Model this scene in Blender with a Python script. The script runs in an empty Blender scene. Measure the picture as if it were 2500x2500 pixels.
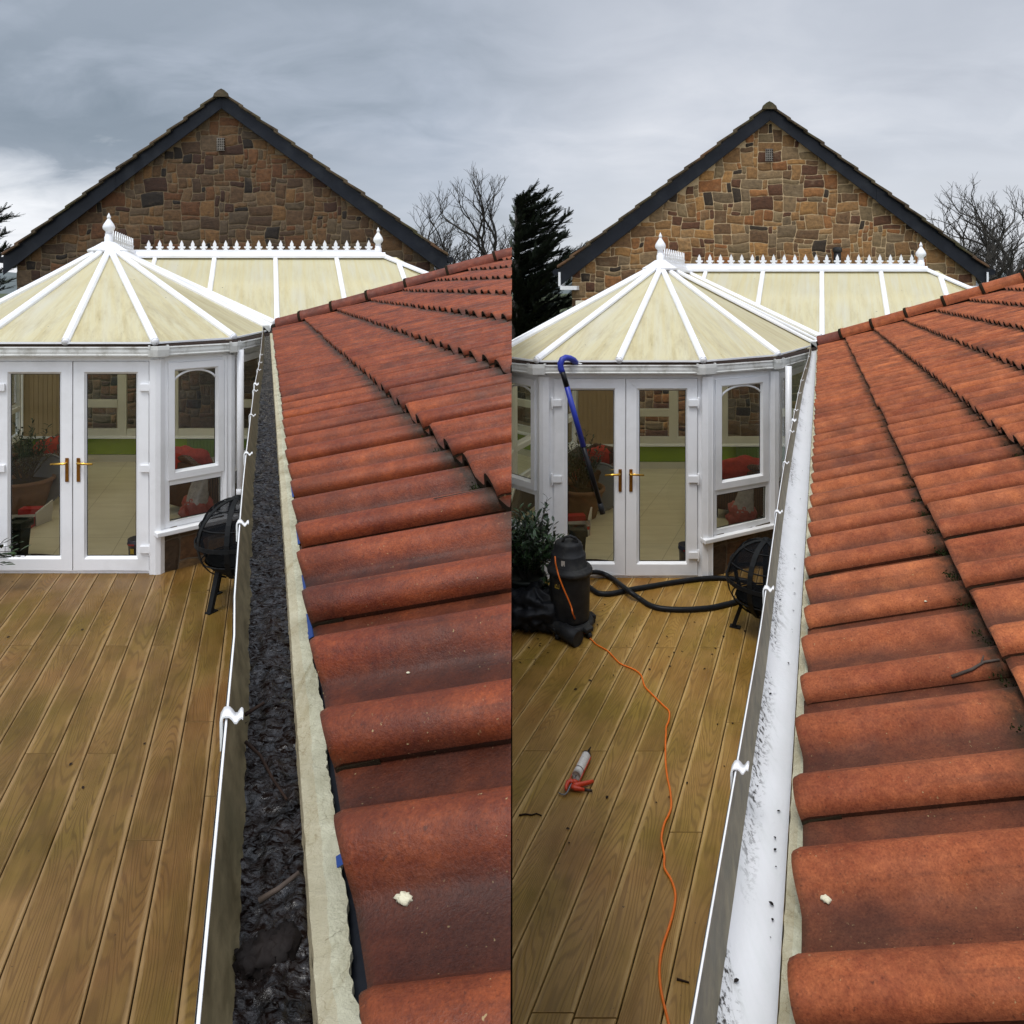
import bpy, bmesh, math, random
from mathutils import Vector, Matrix, noise
R = math.radians
sc = bpy.context.scene
C = sc.collection
F = 1682.0            # focal length in photograph pixels
CZ = 3.0              # camera height

# ---------------------------------------------------------------- camera
cd = bpy.data.cameras.new('camera')
cam = bpy.data.objects.new('camera', cd); C.objects.link(cam)
cam.location = (0, 0, CZ); cam.rotation_euler = (R(90), 0, 0)
cd.sensor_width = 36.0; cd.lens = 36.0 * F / 2500.0
cd.shift_y = -0.22; cd.clip_start = 0.05; cd.clip_end = 3000
sc.camera = cam
sc.render.resolution_x = 1024; sc.render.resolution_y = 1024
sc.view_settings.view_transform = 'Standard'; sc.view_settings.look = 'None'
sc.view_settings.exposure = 0.34; sc.view_settings.gamma = 1.0

# ---------------------------------------------------------------- sun
sd = bpy.data.lights.new('sun', 'SUN'); sd.energy = 1.5; sd.angle = R(20); sd.color = (1, .97, .92)
so = bpy.data.objects.new('sun', sd); C.objects.link(so)
SUN_EL, SUN_AZ = R(66), R(215)      # high, from the left
dirv = Vector((math.sin(SUN_AZ) * math.cos(SUN_EL), math.cos(SUN_AZ) * math.cos(SUN_EL), math.sin(SUN_EL)))
so.rotation_euler = dirv.to_track_quat('Z', 'Y').to_euler()

# ---------------------------------------------------------------- node helper
class NT:
    def __init__(s, tree): s.t = tree; s.n = tree.nodes; s.l = tree.links
    def node(s, typ, ins=None, **props):
        nd = s.n.new(typ)
        for k, v in props.items(): setattr(nd, k, v)
        for k, v in (ins or {}).items():
            sk = nd.inputs[k]
            if isinstance(v, bpy.types.NodeSocket): s.l.new(v, sk)
            else: sk.default_value = v
        return nd
    def math(s, op, a, b=None, c=None, clamp=False):
        d = {0: a}
        if b is not None: d[1] = b
        if c is not None: d[2] = c
        return s.node('ShaderNodeMath', d, operation=op, use_clamp=clamp).outputs[0]
    def noise(s, vec, scale, detail=4, rough=.55, dist=0.0, out=0):
        return s.node('ShaderNodeTexNoise', {'Vector': vec, 'Scale': scale, 'Detail': detail, 'Roughness': rough, 'Distortion': dist}).outputs[out]
    def ramp(s, fac, pts, interp='LINEAR'):
        nd = s.node('ShaderNodeValToRGB', {0: fac}); cr = nd.color_ramp; cr.interpolation = interp
        while len(cr.elements) < len(pts): cr.elements.new(.5)
        for e, (p, c) in zip(cr.elements, pts):
            e.position = p; e.color = (*c, 1) if len(c) == 3 else c
        return nd.outputs[0]
    def fr(s, fac, a, b, lo=0., hi=1.):       # map range, clamped
        return s.node('ShaderNodeMapRange', {0: fac, 1: a, 2: b, 3: lo, 4: hi}).outputs[0]
    def mix(s, fac, a, b, mode='MIX'):
        nd = s.node('ShaderNodeMix', data_type='RGBA', blend_type=mode)
        for i, v in ((0, fac), (6, a), (7, b)):
            if isinstance(v, bpy.types.NodeSocket): s.l.new(v, nd.inputs[i])
            else: nd.inputs[i].default_value = (*v, 1) if (i and len(v) == 3) else v
        return nd.outputs[2]
    def map(s, vec, scale=(1, 1, 1), loc=(0, 0, 0)):
        return s.node('ShaderNodeMapping', {'Vector': vec, 'Scale': scale, 'Location': loc}).outputs[0]

# ---------------------------------------------------------------- world: sky under a broken overcast
w = bpy.data.worlds.new('World'); sc.world = w; w.use_nodes = True
t = NT(w.node_tree); t.n.clear()
tc = t.node('ShaderNodeTexCoord').outputs['Generated']
sep = t.node('ShaderNodeSeparateXYZ', {0: tc}); dx, dy, dz = sep.outputs
zc = t.math('ADD', t.math('MAXIMUM', dz, 0.0), 0.26)
cx = t.math('DIVIDE', dx, zc); cy = t.math('DIVIDE', dy, zc)
cl = t.node('ShaderNodeCombineXYZ', {0: cx, 1: cy, 2: 0.0}).outputs[0]
n1 = t.noise(t.map(cl, (1.0, 1.3, 1), (3.1, 1.7, 0)), 1.0, 6, .5, .5)
n2 = t.noise(t.map(cl, (3.0, 4.0, 1), (.4, 5.2, 0)), 1.0, 6, .55, .6)
cloud = t.math('ADD', t.math('MULTIPLY', n1, .65), t.math('MULTIPLY', n2, .35))
side = t.fr(dx, -.10, .16)
# the heavy bank on the left, lighter cover on the right
dark = t.ramp(t.fr(cloud, .36, .66), [(0, (.28, .33, .39)), (.5, (.42, .47, .55)), (1, (.55, .59, .67))])
lite = t.ramp(t.fr(cloud, .36, .66), [(0, (.50, .53, .59)), (.5, (.60, .63, .69)), (1, (.72, .74, .79))])
base = t.mix(side, dark, lite)
bank = t.math('MULTIPLY', t.fr(dz, .16, .25, 1, 0), t.fr(dx, -.30, -.56))
bn = t.math('ADD', dz, t.math('MULTIPLY', t.math('SUBTRACT', n2, .5), .16))
band = t.math('MULTIPLY', t.fr(bn, .10, .175, 0, 1), t.fr(bn, .20, .30, 1, 0))
base = t.mix(t.math('MULTIPLY', t.math('MULTIPLY', band, t.fr(dx, -.12, -.42)), .66), base, (.19, .235, .285))
topd = t.fr(dz, .22, .38)
base = t.mix(t.math('MULTIPLY', topd, .35), base, (.42, .46, .53))
lowb = t.math('MULTIPLY', t.fr(bn, .05, .165, 1, 0), t.math('ADD', t.fr(dx, -.20, -.46, 0, 1.0), t.fr(dx, .0, .3, .25, .5)), clamp=True)
base = t.mix(lowb, base, (.88, .90, .94))
base = t.mix(1.0, base, (.87, .87, .87), 'MULTIPLY')
zen = t.fr(dz, .40, .80, 1.0, 1.85)
base = t.mix(1.0, base, t.node('ShaderNodeCombineXYZ', {0: zen, 1: zen, 2: zen}).outputs[0], 'MULTIPLY')
back = t.fr(dy, .2, -.4, 1.0, 1.6)
base = t.mix(1.0, base, t.node('ShaderNodeCombineXYZ', {0: back, 1: back, 2: back}).outputs[0], 'MULTIPLY')
sky = t.node('ShaderNodeTexSky', sky_type='NISHITA', sun_disc=False, sun_elevation=SUN_EL, sun_rotation=SUN_AZ, dust_density=3.0)
skyd = t.mix(1.0, sky.outputs[0], (.1, .1, .1), 'MULTIPLY')
fin = t.mix(.90, skyd, base)
bg = t.node('ShaderNodeBackground', {'Color': fin, 'Strength': 1.0})
t.node('ShaderNodeOutputWorld', {'Surface': bg.outputs[0]})

# ---------------------------------------------------------------- materials
M = {}
def newmat(name):
    m = bpy.data.materials.new(name); m.use_nodes = True
    n = NT(m.node_tree); n.n.clear(); M[name] = m
    return m, n
def finish(n, color, rough=.6, bump=None, bs=.3, bd=.01, **kw):
    d = {'Base Color': color if isinstance(color, bpy.types.NodeSocket) else (*color, 1), 'Roughness': rough}
    for k, v in kw.items(): d[k.replace('_', ' ')] = v
    p = n.node('ShaderNodeBsdfPrincipled', d)
    if bump is not None:
        b = n.node('ShaderNodeBump', {'Height': bump, 'Strength': bs, 'Distance': bd})
        n.l.new(b.outputs[0], p.inputs['Normal'])
    n.node('ShaderNodeOutputMaterial', {'Surface': p.outputs[0]})
    return p
def OC(n): return n.node('ShaderNodeTexCoord').outputs['Object']
def UV(n): return n.node('ShaderNodeTexCoord').outputs['UV']
def ATT(n, out=0): return n.node('ShaderNodeVertexColor', layer_name='col').outputs[out]

def simple(name, col, rough=.6, var=.15, scale=8, bump=.1, dirt=None, dirtamt=.4, dscale=3, metal=0.):
    spec = .18 if max(col) < .035 else .5
    m, n = newmat(name); o = OC(n)
    a = n.noise(o, scale, 6)
    c = n.mix(n.fr(a, .3, .7), tuple(x * (1 - var) for x in col), tuple(min(1, x * (1 + var)) for x in col))
    if dirt:
        dn = n.noise(o, dscale, 8, .65)
        c = n.mix(n.fr(dn, .5, .72, 0, dirtamt), c, dirt)
    finish(n, c, rough, a, bump, .004, Metallic=metal).inputs['Specular IOR Level'].default_value = spec
    return m

simple('upvc', (.83, .835, .85), .32, .03, 4, .03, (.45, .45, .42), .25, 2.3)
simple('upvc_dirty', (.60, .60, .57), .42, .06, 5, .06, (.16, .14, .09), .7, 7)
simple('lip_white', (.80, .80, .80), .35, .04, 12, .04, (.4, .38, .32), .35, 9)
simple('black_iron', (.008, .009, .010), .65, .3, 20, .2)
simple('black_plastic', (.018, .019, .021), .5, .25, 14, .12, (.075, .072, .062), .5, 6)
simple('hose_rubber', (.010, .011, .013), .42, .3, 14, .1)
simple('blue_foam', (.012, .028, .30), .45, .12, 12, .06)
simple('blue_tape', (.012, .05, .22), .5, .1, 12, .06)
simple('pole_black', (.008, .008, .010), .35, .2, 20, .05)
simple('orange_cable', (.75, .16, .012), .4, .08, 30, .03)
simple('gun_red', (.62, .055, .015), .4, .15, 60, .08, (.1, .05, .04), .4, 60)
simple('gun_dark', (.05, .035, .03), .45, .2, 60, .08, metal=.5)
simple('tube_white', (.72, .70, .66), .5, .06, 90, .08, (.35, .33, .30), .5, 70)
simple('brass', (.62, .36, .06), .25, .1, 40, .02, metal=.9)
simple('brass_plate', (.26, .11, .015), .3, .2, 40, .02, metal=.7)
simple('navy_paint', (.010, .014, .05), .3, .2, 14, .03)
simple('red_print', (.35, .02, .02), .4, .1, 20, .02)
simple('yellow_print', (.55, .36, .02), .4, .12, 60, .02)
simple('carton_red', (.38, .016, .018), .5, .12, 20, .03)
simple('carton_white', (.50, .47, .43), .5, .05, 20, .03)
simple('terracotta_pot', (.16, .075, .04), .7, .15, 10, .1)
simple('pot_dark', (.022, .026, .022), .5, .2, 14, .06)
simple('red_fabric', (.36, .035, .02), .9, .2, 24, .4)
simple('plaster', (.55, .50, .40), .9, .05, 4, .05)
simple('skirting', (.60, .57, .48), .5, .05, 4, .03)
simple('doormat_brown', (.04, .022, .015), .95, .25, 40, .5)
simple('soil', (.012, .009, .006), .95, .3, 30, .8)
simple('bark_dark', (.045, .040, .033), .95, .3, 14, .5)
simple('bark_grey', (.060, .052, .044), .95, .25, 12, .5)
simple('fascia', (.009, .011, .016), .38, .2, 5, .03, (.03, .033, .038), .5, 3)
simple('render_wall', (.50, .47, .42), .9, .07, 5, .2, (.25, .23, .19), .5, 2)
simple('distant_roof', (.16, .17, .19), .8, .15, .6, .1)
simple('grass_mat', (.045, .06, .018), .95, .3, 1.5, .3)
simple('hill_mat', (.10, .12, .12), .95, .2, .05, .1)
simple('muck_leaf', (.010, .007, .006), .7, .4, 60, .4)
simple('twig_mat', (.055, .038, .028), .8, .3, 60, .3)
simple('litter_mat', (.022, .012, .008), .8, .4, 40, .3)
simple('dropping', (.62, .58, .42), .8, .15, 120, .6)
simple('moss_mat', (.016, .024, .005), .95, .5, 60, .6)
simple('aerial_mat', (.25, .26, .28), .5, .1, 10, .02, metal=.6)
simple('tan_blind', (.34, .24, .13), .8, .05, 6, .02)
simple('radiator_green', (.10, .17, .022), .5, .05, 6, .02)
simple('glove_green', (.03, .10, .02), .5, .2, 6, .1)
simple('plastic_bag', (.30, .26, .24), .25, .2, 25, .6)
simple('bag_content', (.30, .06, .045), .6, .2, 30, .5)

def green_wall():
    m, n = newmat('green_wall'); o = OC(n)
    c = n.mix(n.fr(n.noise(o, 2, 3), .3, .7), (.19, .28, .008), (.24, .34, .012))
    finish(n, c, .75)
green_wall()

def stone_mat(name, tint=(1, 1, 1)):
    m, n = newmat(name); o = OC(n)
    col = ATT(n)
    b = n.noise(o, 14, 8, .65); bl = n.noise(o, 4.5, 4)
    str_ = n.noise(n.map(o, (5, 5, 26)), 1, 5, .6, 1.2)
    c = n.mix(n.fr(b, .3, .75, .0, 1), n.mix(1., col, (.55, .52, .50), 'MULTIPLY'), n.mix(1., col, (1.35, 1.3, 1.22), 'MULTIPLY'))
    c = n.mix(n.fr(str_, .55, .75, 0, .55), c, (.055, .036, .022))
    c = n.mix(n.fr(bl, .58, .75, 0, .45), c, (.25, .21, .15))
    c = n.mix(1., c, tint, 'MULTIPLY')
    hb = n.math('ADD', n.math('MULTIPLY', b, .7), n.math('MULTIPLY', str_, .5))
    finish(n, c, .92, hb, .9, .02)
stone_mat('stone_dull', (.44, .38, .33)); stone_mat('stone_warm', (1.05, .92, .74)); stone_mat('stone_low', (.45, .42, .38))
def mortar(name, c0):
    m, n = newmat(name); o = OC(n); b = n.noise(o, 40, 6)
    finish(n, n.mix(n.fr(b, .3, .7), tuple(x * .75 for x in c0), c0), .95, b, .4, .005)
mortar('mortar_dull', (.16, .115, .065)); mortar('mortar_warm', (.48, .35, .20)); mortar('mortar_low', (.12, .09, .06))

def house_tile():
    m, n = newmat('house_tile'); o = OC(n); b = n.noise(o, 9, 8, .7); g = n.noise(o, 2.4, 5)
    c = n.mix(n.fr(b, .35, .7), (.035, .024, .015), (.12, .085, .045))
    c = n.mix(n.fr(g, .5, .7, 0, .7), c, (.055, .055, .018))
    c = n.mix(n.math('MULTIPLY', n.fr(n.noise(o, 1.1, 3), .55, .7), .5), c, (.20, .08, .03))
    finish(n, c, .92, b, .8, .02)
house_tile()

def clay(name, c0, c1, cd_, rough, spec):
    m, n = newmat(name); o = OC(n); v = ATT(n); uv = UV(n)
    sv = n.node('ShaderNodeSeparateColor', {0: v}); r1, r2 = sv.outputs[0], sv.outputs[1]
    fine = n.noise(o, 95, 7, .7); mid = n.noise(n.map(uv, (3.2, 7, 1)), 1.0, 6, .6, .6); big = n.noise(o, 3.2, 4)
    strk = n.noise(n.map(uv, (3, 60, 1)), 1.0, 5, .6)
    f = n.math('ADD', n.math('MULTIPLY', mid, .55), n.math('MULTIPLY', fine, .45))
    c = n.mix(n.fr(f, .34, .66), c0, c1)
    c = n.mix(n.fr(r1, .0, 1., 0., .55), c, n.mix(1., c, (.62, .60, .72), 'MULTIPLY'))
    c = n.mix(n.fr(big, .5, .72, 0, .55), c, cd_)
    c = n.mix(n.fr(strk, .56, .75, 0, .45), c, cd_)
    # soot and algae in the tile pans, deepened to paint shade between rolls
    sep_ = n.node('ShaderNodeSeparateXYZ', {0: uv})
    pan = n.math('MULTIPLY', sv.outputs[2], n.fr(n.noise(o, 9, 5, .6), .2, .6, .35, 1))
    c = n.mix(n.math('MULTIPLY', pan, .80), c, cd_)
    pat = n.noise(n.map(o, (1, 1, 1), (3.3, 1.1, 0)), 15, 6, .62)
    c = n.mix(n.fr(pat, .42, .62, 0, .48), c, n.mix(1., c, (.50, .44, .46), 'MULTIPLY'))
    c = n.mix(n.fr(pat, .44, .30, 0, .45), c, n.mix(1., c, (1.35, 1.45, 1.3), 'MULTIPLY'))
    grit = n.noise(o, 330, 3, .7)
    c = n.mix(n.fr(grit, .50, .68, 0, .55), c, n.mix(1., c, (.45, .38, .40), 'MULTIPLY'))
    c = n.mix(n.fr(grit, .44, .34, 0, .45), c, n.mix(1., c, (1.5, 1.55, 1.5), 'MULTIPLY'))
    c = n.mix(n.math('MULTIPLY', r2, n.fr(n.noise(o, 45, 5, .6), .25, .55, .45, .95)), c, (.016, .014, .007))
    lich = n.noise(o, 230, 2, .5)
    c = n.mix(n.math('MULTIPLY', n.fr(lich, .70, .76), n.fr(n.noise(o, 14, 2), .45, .6, 0, .6)), c, (.42, .33, .16))
    drk = n.noise(o, 150, 3, .6)
    c = n.mix(n.math('MULTIPLY', n.fr(drk, .64, .72), .55), c, (.035, .012, .008))
    hb = n.math('ADD', n.math('MULTIPLY', fine, .8), n.math('MULTIPLY', grit, .5))
    rg = n.fr(n.noise(o, 20, 4), .35, .7, rough - .08, rough + .12)
    p = finish(n, c, rg, hb, .5, .003)
    p.inputs['Specular IOR Level'].default_value = spec
clay('clay_wet', (.150, .023, .007), (.360, .082, .020), (.024, .010, .007), .46, .28)
clay('clay_dry', (.235, .052, .019), (.48, .148, .052), (.050, .022, .015), .70, .2)
clay('clay_tail', (.030, .012, .007), (.085, .030, .014), (.012, .010, .005), .85, .1)  # dark mossy tile ends and hip collars; ends also paint the gap shade
clay('clay_hip', (.12, .030, .016), (.30, .075, .035), (.035, .016, .012), .65, .35)

def deckmat(name, k):
    m, n = newmat(name); uv = UV(n); v = ATT(n)
    sv = n.node('ShaderNodeSeparateColor', {0: v}); r1, r2, r3 = sv.outputs
    off = n.node('ShaderNodeCombineXYZ', {0: n.math('MULTIPLY', r1, 60), 1: n.math('MULTIPLY', r2, 40), 2: 0.}).outputs[0]
    p = n.node('ShaderNodeVectorMath', {0: uv, 1: off}, operation='ADD').outputs[0]
    sep_ = n.node('ShaderNodeSeparateXYZ', {0: uv}); vv = sep_.outputs[1]
    fld = n.noise(n.map(p, (.55, 5.0, 1)), 1.0, 1.6, .35, .12)
    rings = n.math('SINE', n.math('MULTIPLY', fld, 270))
    rings = n.fr(rings, .1, 1.0)
    fib = n.noise(n.map(p, (4, 190, 1)), 1.0, 5, .6)
    blot = n.noise(n.map(p, (1.3, 4.5, 1)), 1.0, 5, .6)
    big = n.noise(OC(n), 1.15, 5, .6)
    c = n.mix(n.fr(blot, .32, .68), (.190, .105, .025), (.335, .205, .065))
    c = n.mix(n.math('MULTIPLY', rings, n.fr(blot, .3, .65, .15, .60)), c, n.mix(1., c, (.42, .36, .30), 'MULTIPLY'))
    c = n.mix(n.fr(fib, .50, .72, 0, .45), c, (.085, .045, .014))
    c = n.mix(n.fr(big, .44, .62, 0, .75), c, n.mix(1., c, (.62, .72, .30), 'MULTIPLY'))
    c = n.mix(n.fr(n.noise(OC(n), .8, 4), .52, .70, 0, .6), c, n.mix(1., c, (.80, .55, .42), 'MULTIPLY'))
    # worn pale arrises along the board edges
    e = n.math('ABSOLUTE', n.math('SUBTRACT', vv, .0875))
    ew = n.math('ADD', e, n.math('MULTIPLY', n.math('SUBTRACT', blot, .5), .09))
    c = n.mix(n.fr(ew, .068, .084, 0, .62), c, (.46, .32, .15))
    c = n.mix(n.fr(r3, 0, 1, 0, .35), c, n.mix(1., c, (.70, .66, .62), 'MULTIPLY'))
    spot = n.noise(OC(n), 38, 3, .6)
    c = n.mix(n.fr(spot, .70, .76, 0, .8), c, (.02, .012, .008))
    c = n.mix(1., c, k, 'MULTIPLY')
    h = n.math('SUBTRACT', n.math('MULTIPLY', fib, .35), n.math('MULTIPLY', rings, .55))
    rr = n.fr(big, .35, .7, .30, .55)
    pp_ = finish(n, c, rr, h, .35, .003); pp_.inputs['Specular IOR Level'].default_value = .25
deckmat('deck_left', (.74, .69, .66)); deckmat('deck_right', (1.22, 1.18, 1.02))  # right tint raised to paint back light blocked by the left outbuilding

def poly():
    m, n = newmat('polycarbonate'); uv = UV(n); o = OC(n)
    s1 = n.noise(n.map(uv, (.7, 16, 1)), 1.0, 6, .62, .3)
    s2 = n.noise(n.map(uv, (1.6, 8, 1)), 1.0, 8, .70, .25)
    wave = n.noise(n.map(uv, (.5, 3.0, 1), (7, 3, 0)), 1.0, 3)
    sep_ = n.node('ShaderNodeSeparateXYZ', {0: uv})
    low = n.fr(sep_.outputs[0], .1, 2.2, .15, 1.0)
    c = n.mix(n.fr(s1, .35, .65, .0, .8), (.84, .79, .56), (.82, .72, .40))
    amt = n.math('MULTIPLY', n.fr(s2, .44, .66), low)
    c = n.mix(n.math('MULTIPLY', amt, .50), c, (.50, .39, .17))
    c = n.mix(n.fr(wave, .54, .70, 0, .35), c, (.80, .80, .74))
    fine = n.noise(n.map(uv, (9, 60, 1)), 1.0, 4, .6)
    c = n.mix(n.math('MULTIPLY', n.fr(fine, .60, .70), n.math('MULTIPLY', amt, .5)), c, (.26, .19, .08))
    c = n.mix(n.fr(n.noise(o, 26, 2, .5), .76, .78, 0, .8), c, (.07, .05, .03))
    p = n.node('ShaderNodeBsdfPrincipled', {'Base Color': c, 'Roughness': .38})
    tr = n.node('ShaderNodeBsdfTranslucent', {'Color': c})
    mx = n.node('ShaderNodeMixShader', {0: .42, 1: p.outputs[0], 2: tr.outputs[0]})
    n.node('ShaderNodeOutputMaterial', {'Surface': mx.outputs[0]})
poly()

def glass():
    m, n = newmat('glass')
    tr = n.node('ShaderNodeBsdfTransparent', {'Color': (.93, .94, .92, 1)})
    gl = n.node('ShaderNodeBsdfGlossy', {'Color': (.9, .95, 1, 1), 'Roughness': .01})
    f = n.node('ShaderNodeFresnel', {'IOR': 1.5})
    mx = n.node('ShaderNodeMixShader', {0: n.math('ADD', n.math('MULTIPLY', f.outputs[0], .8), .02), 1: tr.outputs[0], 2: gl.outputs[0]})
    n.node('ShaderNodeOutputMaterial', {'Surface': mx.outputs[0]})
    m, n = newmat('mesh_screen')
    tr = n.node('ShaderNodeBsdfTransparent', {'Color': (.9, .9, .9, 1)})
    df = n.node('ShaderNodeBsdfDiffuse', {'Color': (.012, .013, .015, 1)})
    o = UV(n)
    ck = n.node('ShaderNodeTexNoise', {'Vector': o, 'Scale': 300.}).outputs[0]
    mx = n.node('ShaderNodeMixShader', {0: n.fr(ck, .4, .6, .45, .75), 1: tr.outputs[0], 2: df.outputs[0]})
    n.node('ShaderNodeOutputMaterial', {'Surface': mx.outputs[0]})
glass()

def floor_tiles():
    m, n = newmat('floor_tiles'); uv = UV(n)
    sp_ = n.node('ShaderNodeSeparateXYZ', {0: uv})
    gx_ = n.math('ABSOLUTE', n.math('SUBTRACT', n.math('FRACT', n.math('DIVIDE', n.math('ADD', sp_.outputs[0], 9.93), .60)), .5))
    gy_ = n.math('ABSOLUTE', n.math('SUBTRACT', n.math('FRACT', n.math('DIVIDE', n.math('ADD', sp_.outputs[1], 9.3), .60)), .5))
    gl_ = n.math('MULTIPLY', n.fr(n.math('MAXIMUM', gx_, gy_), .493, .497), .8)
    tb = n.mix(gl_, (.72, .65, .50), (.25, .20, .12))
    a = n.noise(n.map(uv, (2, 8, 1)), 1.0, 5)
    c = n.mix(n.fr(a, .35, .7, 0, .35), tb, (.46, .38, .25))
    finish(n, c, .28)
floor_tiles()

def wicker():
    m, n = newmat('wicker'); o = OC(n)
    wv = n.node('ShaderNodeTexWave', {'Vector': o, 'Scale': 22., 'Distortion': 1.5, 'Detail': 2.}, bands_direction='Z').outputs[0]
    wx = n.node('ShaderNodeTexWave', {'Vector': o, 'Scale': 18., 'Distortion': 1.}, bands_direction='X').outputs[0]
    k = n.math('MULTIPLY', wv, wx)
    finish(n, n.mix(k, (.035, .014, .007), (.22, .085, .03)), .6, k, .8, .01)
wicker()

def sludge():
    m, n = newmat('sludge'); o = OC(n)
    a = n.noise(o, 45, 7, .6, .8); b = n.noise(o, 14, 5, .6, 1.5); v = n.node('ShaderNodeTexVoronoi', {'Vector': o, 'Scale': 70.}).outputs[0]
    c = n.mix(n.fr(a, .35, .7), (.002, .0013, .0011), (.012, .007, .0055))
    c = n.mix(n.fr(b, .55, .75, 0, .6), c, (.016, .009, .006))
    hb = n.math('ADD', a, n.math('MULTIPLY', v, .5)); g = n.noise(n.map(o, (1, 1.6, 1)), 75, 5, .7, 1.2)
    pq = finish(n, c, n.fr(g, .42, .56, .7, .10), hb, 1.0, .0045)
    n.l.new(n.fr(g, .42, .56, 0, .8), pq.inputs['Specular IOR Level'])
    pq.inputs['IOR'].default_value = 1.45
sludge()

def gutter_mats():
    m, n = newmat('gutter_wall'); o = OC(n)
    a = n.noise(n.map(o, (60, 5, 30)), 1, 7, .65); b = n.noise(o, 9, 6, .6)
    c = n.mix(n.fr(a, .35, .65), (.085, .066, .030), (.20, .16, .085))
    c = n.mix(n.fr(b, .5, .75, 0, .7), c, (.055, .05, .022))
    finish(n, c, .5, a, .25, .004)
    m, n = newmat('gutter_bottom'); o = OC(n)
    st = n.noise(n.map(o, (70, 7, 30)), 1, 8, .72, .3); sp = n.noise(o, 120, 6, .7); pa = n.noise(n.map(o, (9, 1.2, 1)), 1, 4)
    vm0 = n.fr(n.node('ShaderNodeSeparateXYZ', {0: UV(n)}).outputs[1], .45, .15)
    c = n.mix(n.fr(st, .4, .7, 0, .18), (.62, .62, .63), (.42, .48, .44))
    vv = n.node('ShaderNodeSeparateXYZ', {0: UV(n)}).outputs[1]; vm = n.fr(n.math('ADD', vv, n.math('MULTIPLY', pa, .3)), .50, .30)
    mk = n.math('MULTIPLY', n.math('MULTIPLY', n.fr(sp, .51, .57), n.fr(pa, .47, .56)), vm)
    c = n.mix(n.math('MULTIPLY', n.math('MULTIPLY', n.fr(st, .54, .60), vm0), n.fr(pa, .50, .62, 0, .7)), c, (.085, .065, .045))
    c = n.mix(mk, c, (.02, .015, .010))
    finish(n, c, .4, sp, .2, .003)
    
    m, n = newmat('underlay'); o = OC(n)
    a = n.noise(o, 30, 7, .65); b = n.noise(n.map(o, (12, 3, 5)), 1, 6, .7, 1.)
    c = n.mix(n.fr(a, .3, .7), (.48, .46, .32), (.66, .64, .48))
    c = n.mix(n.fr(b, .52, .72, 0, .75), c, (.27, .22, .10))
    c = n.mix(n.fr(n.noise(o, 8, 8, .75, 2.), .64, .68, 0, .7), c, (.07, .05, .02))
    ck = n.node('ShaderNodeTexVoronoi', {'Vector': n.mix(.25, o, n.noise(o, 20, 3, out=1)), 'Scale': 22.}, feature='DISTANCE_TO_EDGE').outputs[0]
    c = n.mix(n.math('MULTIPLY', n.fr(ck, .025, .0), n.fr(b, .45, .6, 0, .6)), c, (.16, .12, .06))
    c = n.mix(n.math('MULTIPLY', ATT(n), .8), c, (.30, .17, .05))
    finish(n, c, .85, n.noise(o, 60, 8, .75), .9, .008)
gutter_mats()

def leafmat(name, c0, c1, rough=.5):
    m, n = newmat(name); v = ATT(n)
    f = n.node('ShaderNodeSeparateColor', {0: v}).outputs[0]
    c = n.mix(f, c0, c1)
    finish(n, c, rough)
leafmat('conifer_leaf', (.008, .014, .006), (.034, .050, .022), .8)
leafmat('bay_leaf', (.012, .028, .010), (.05, .095, .035), .35)
leafmat('olive_leaf', (.018, .026, .012), (.06, .08, .04), .5)

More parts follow.
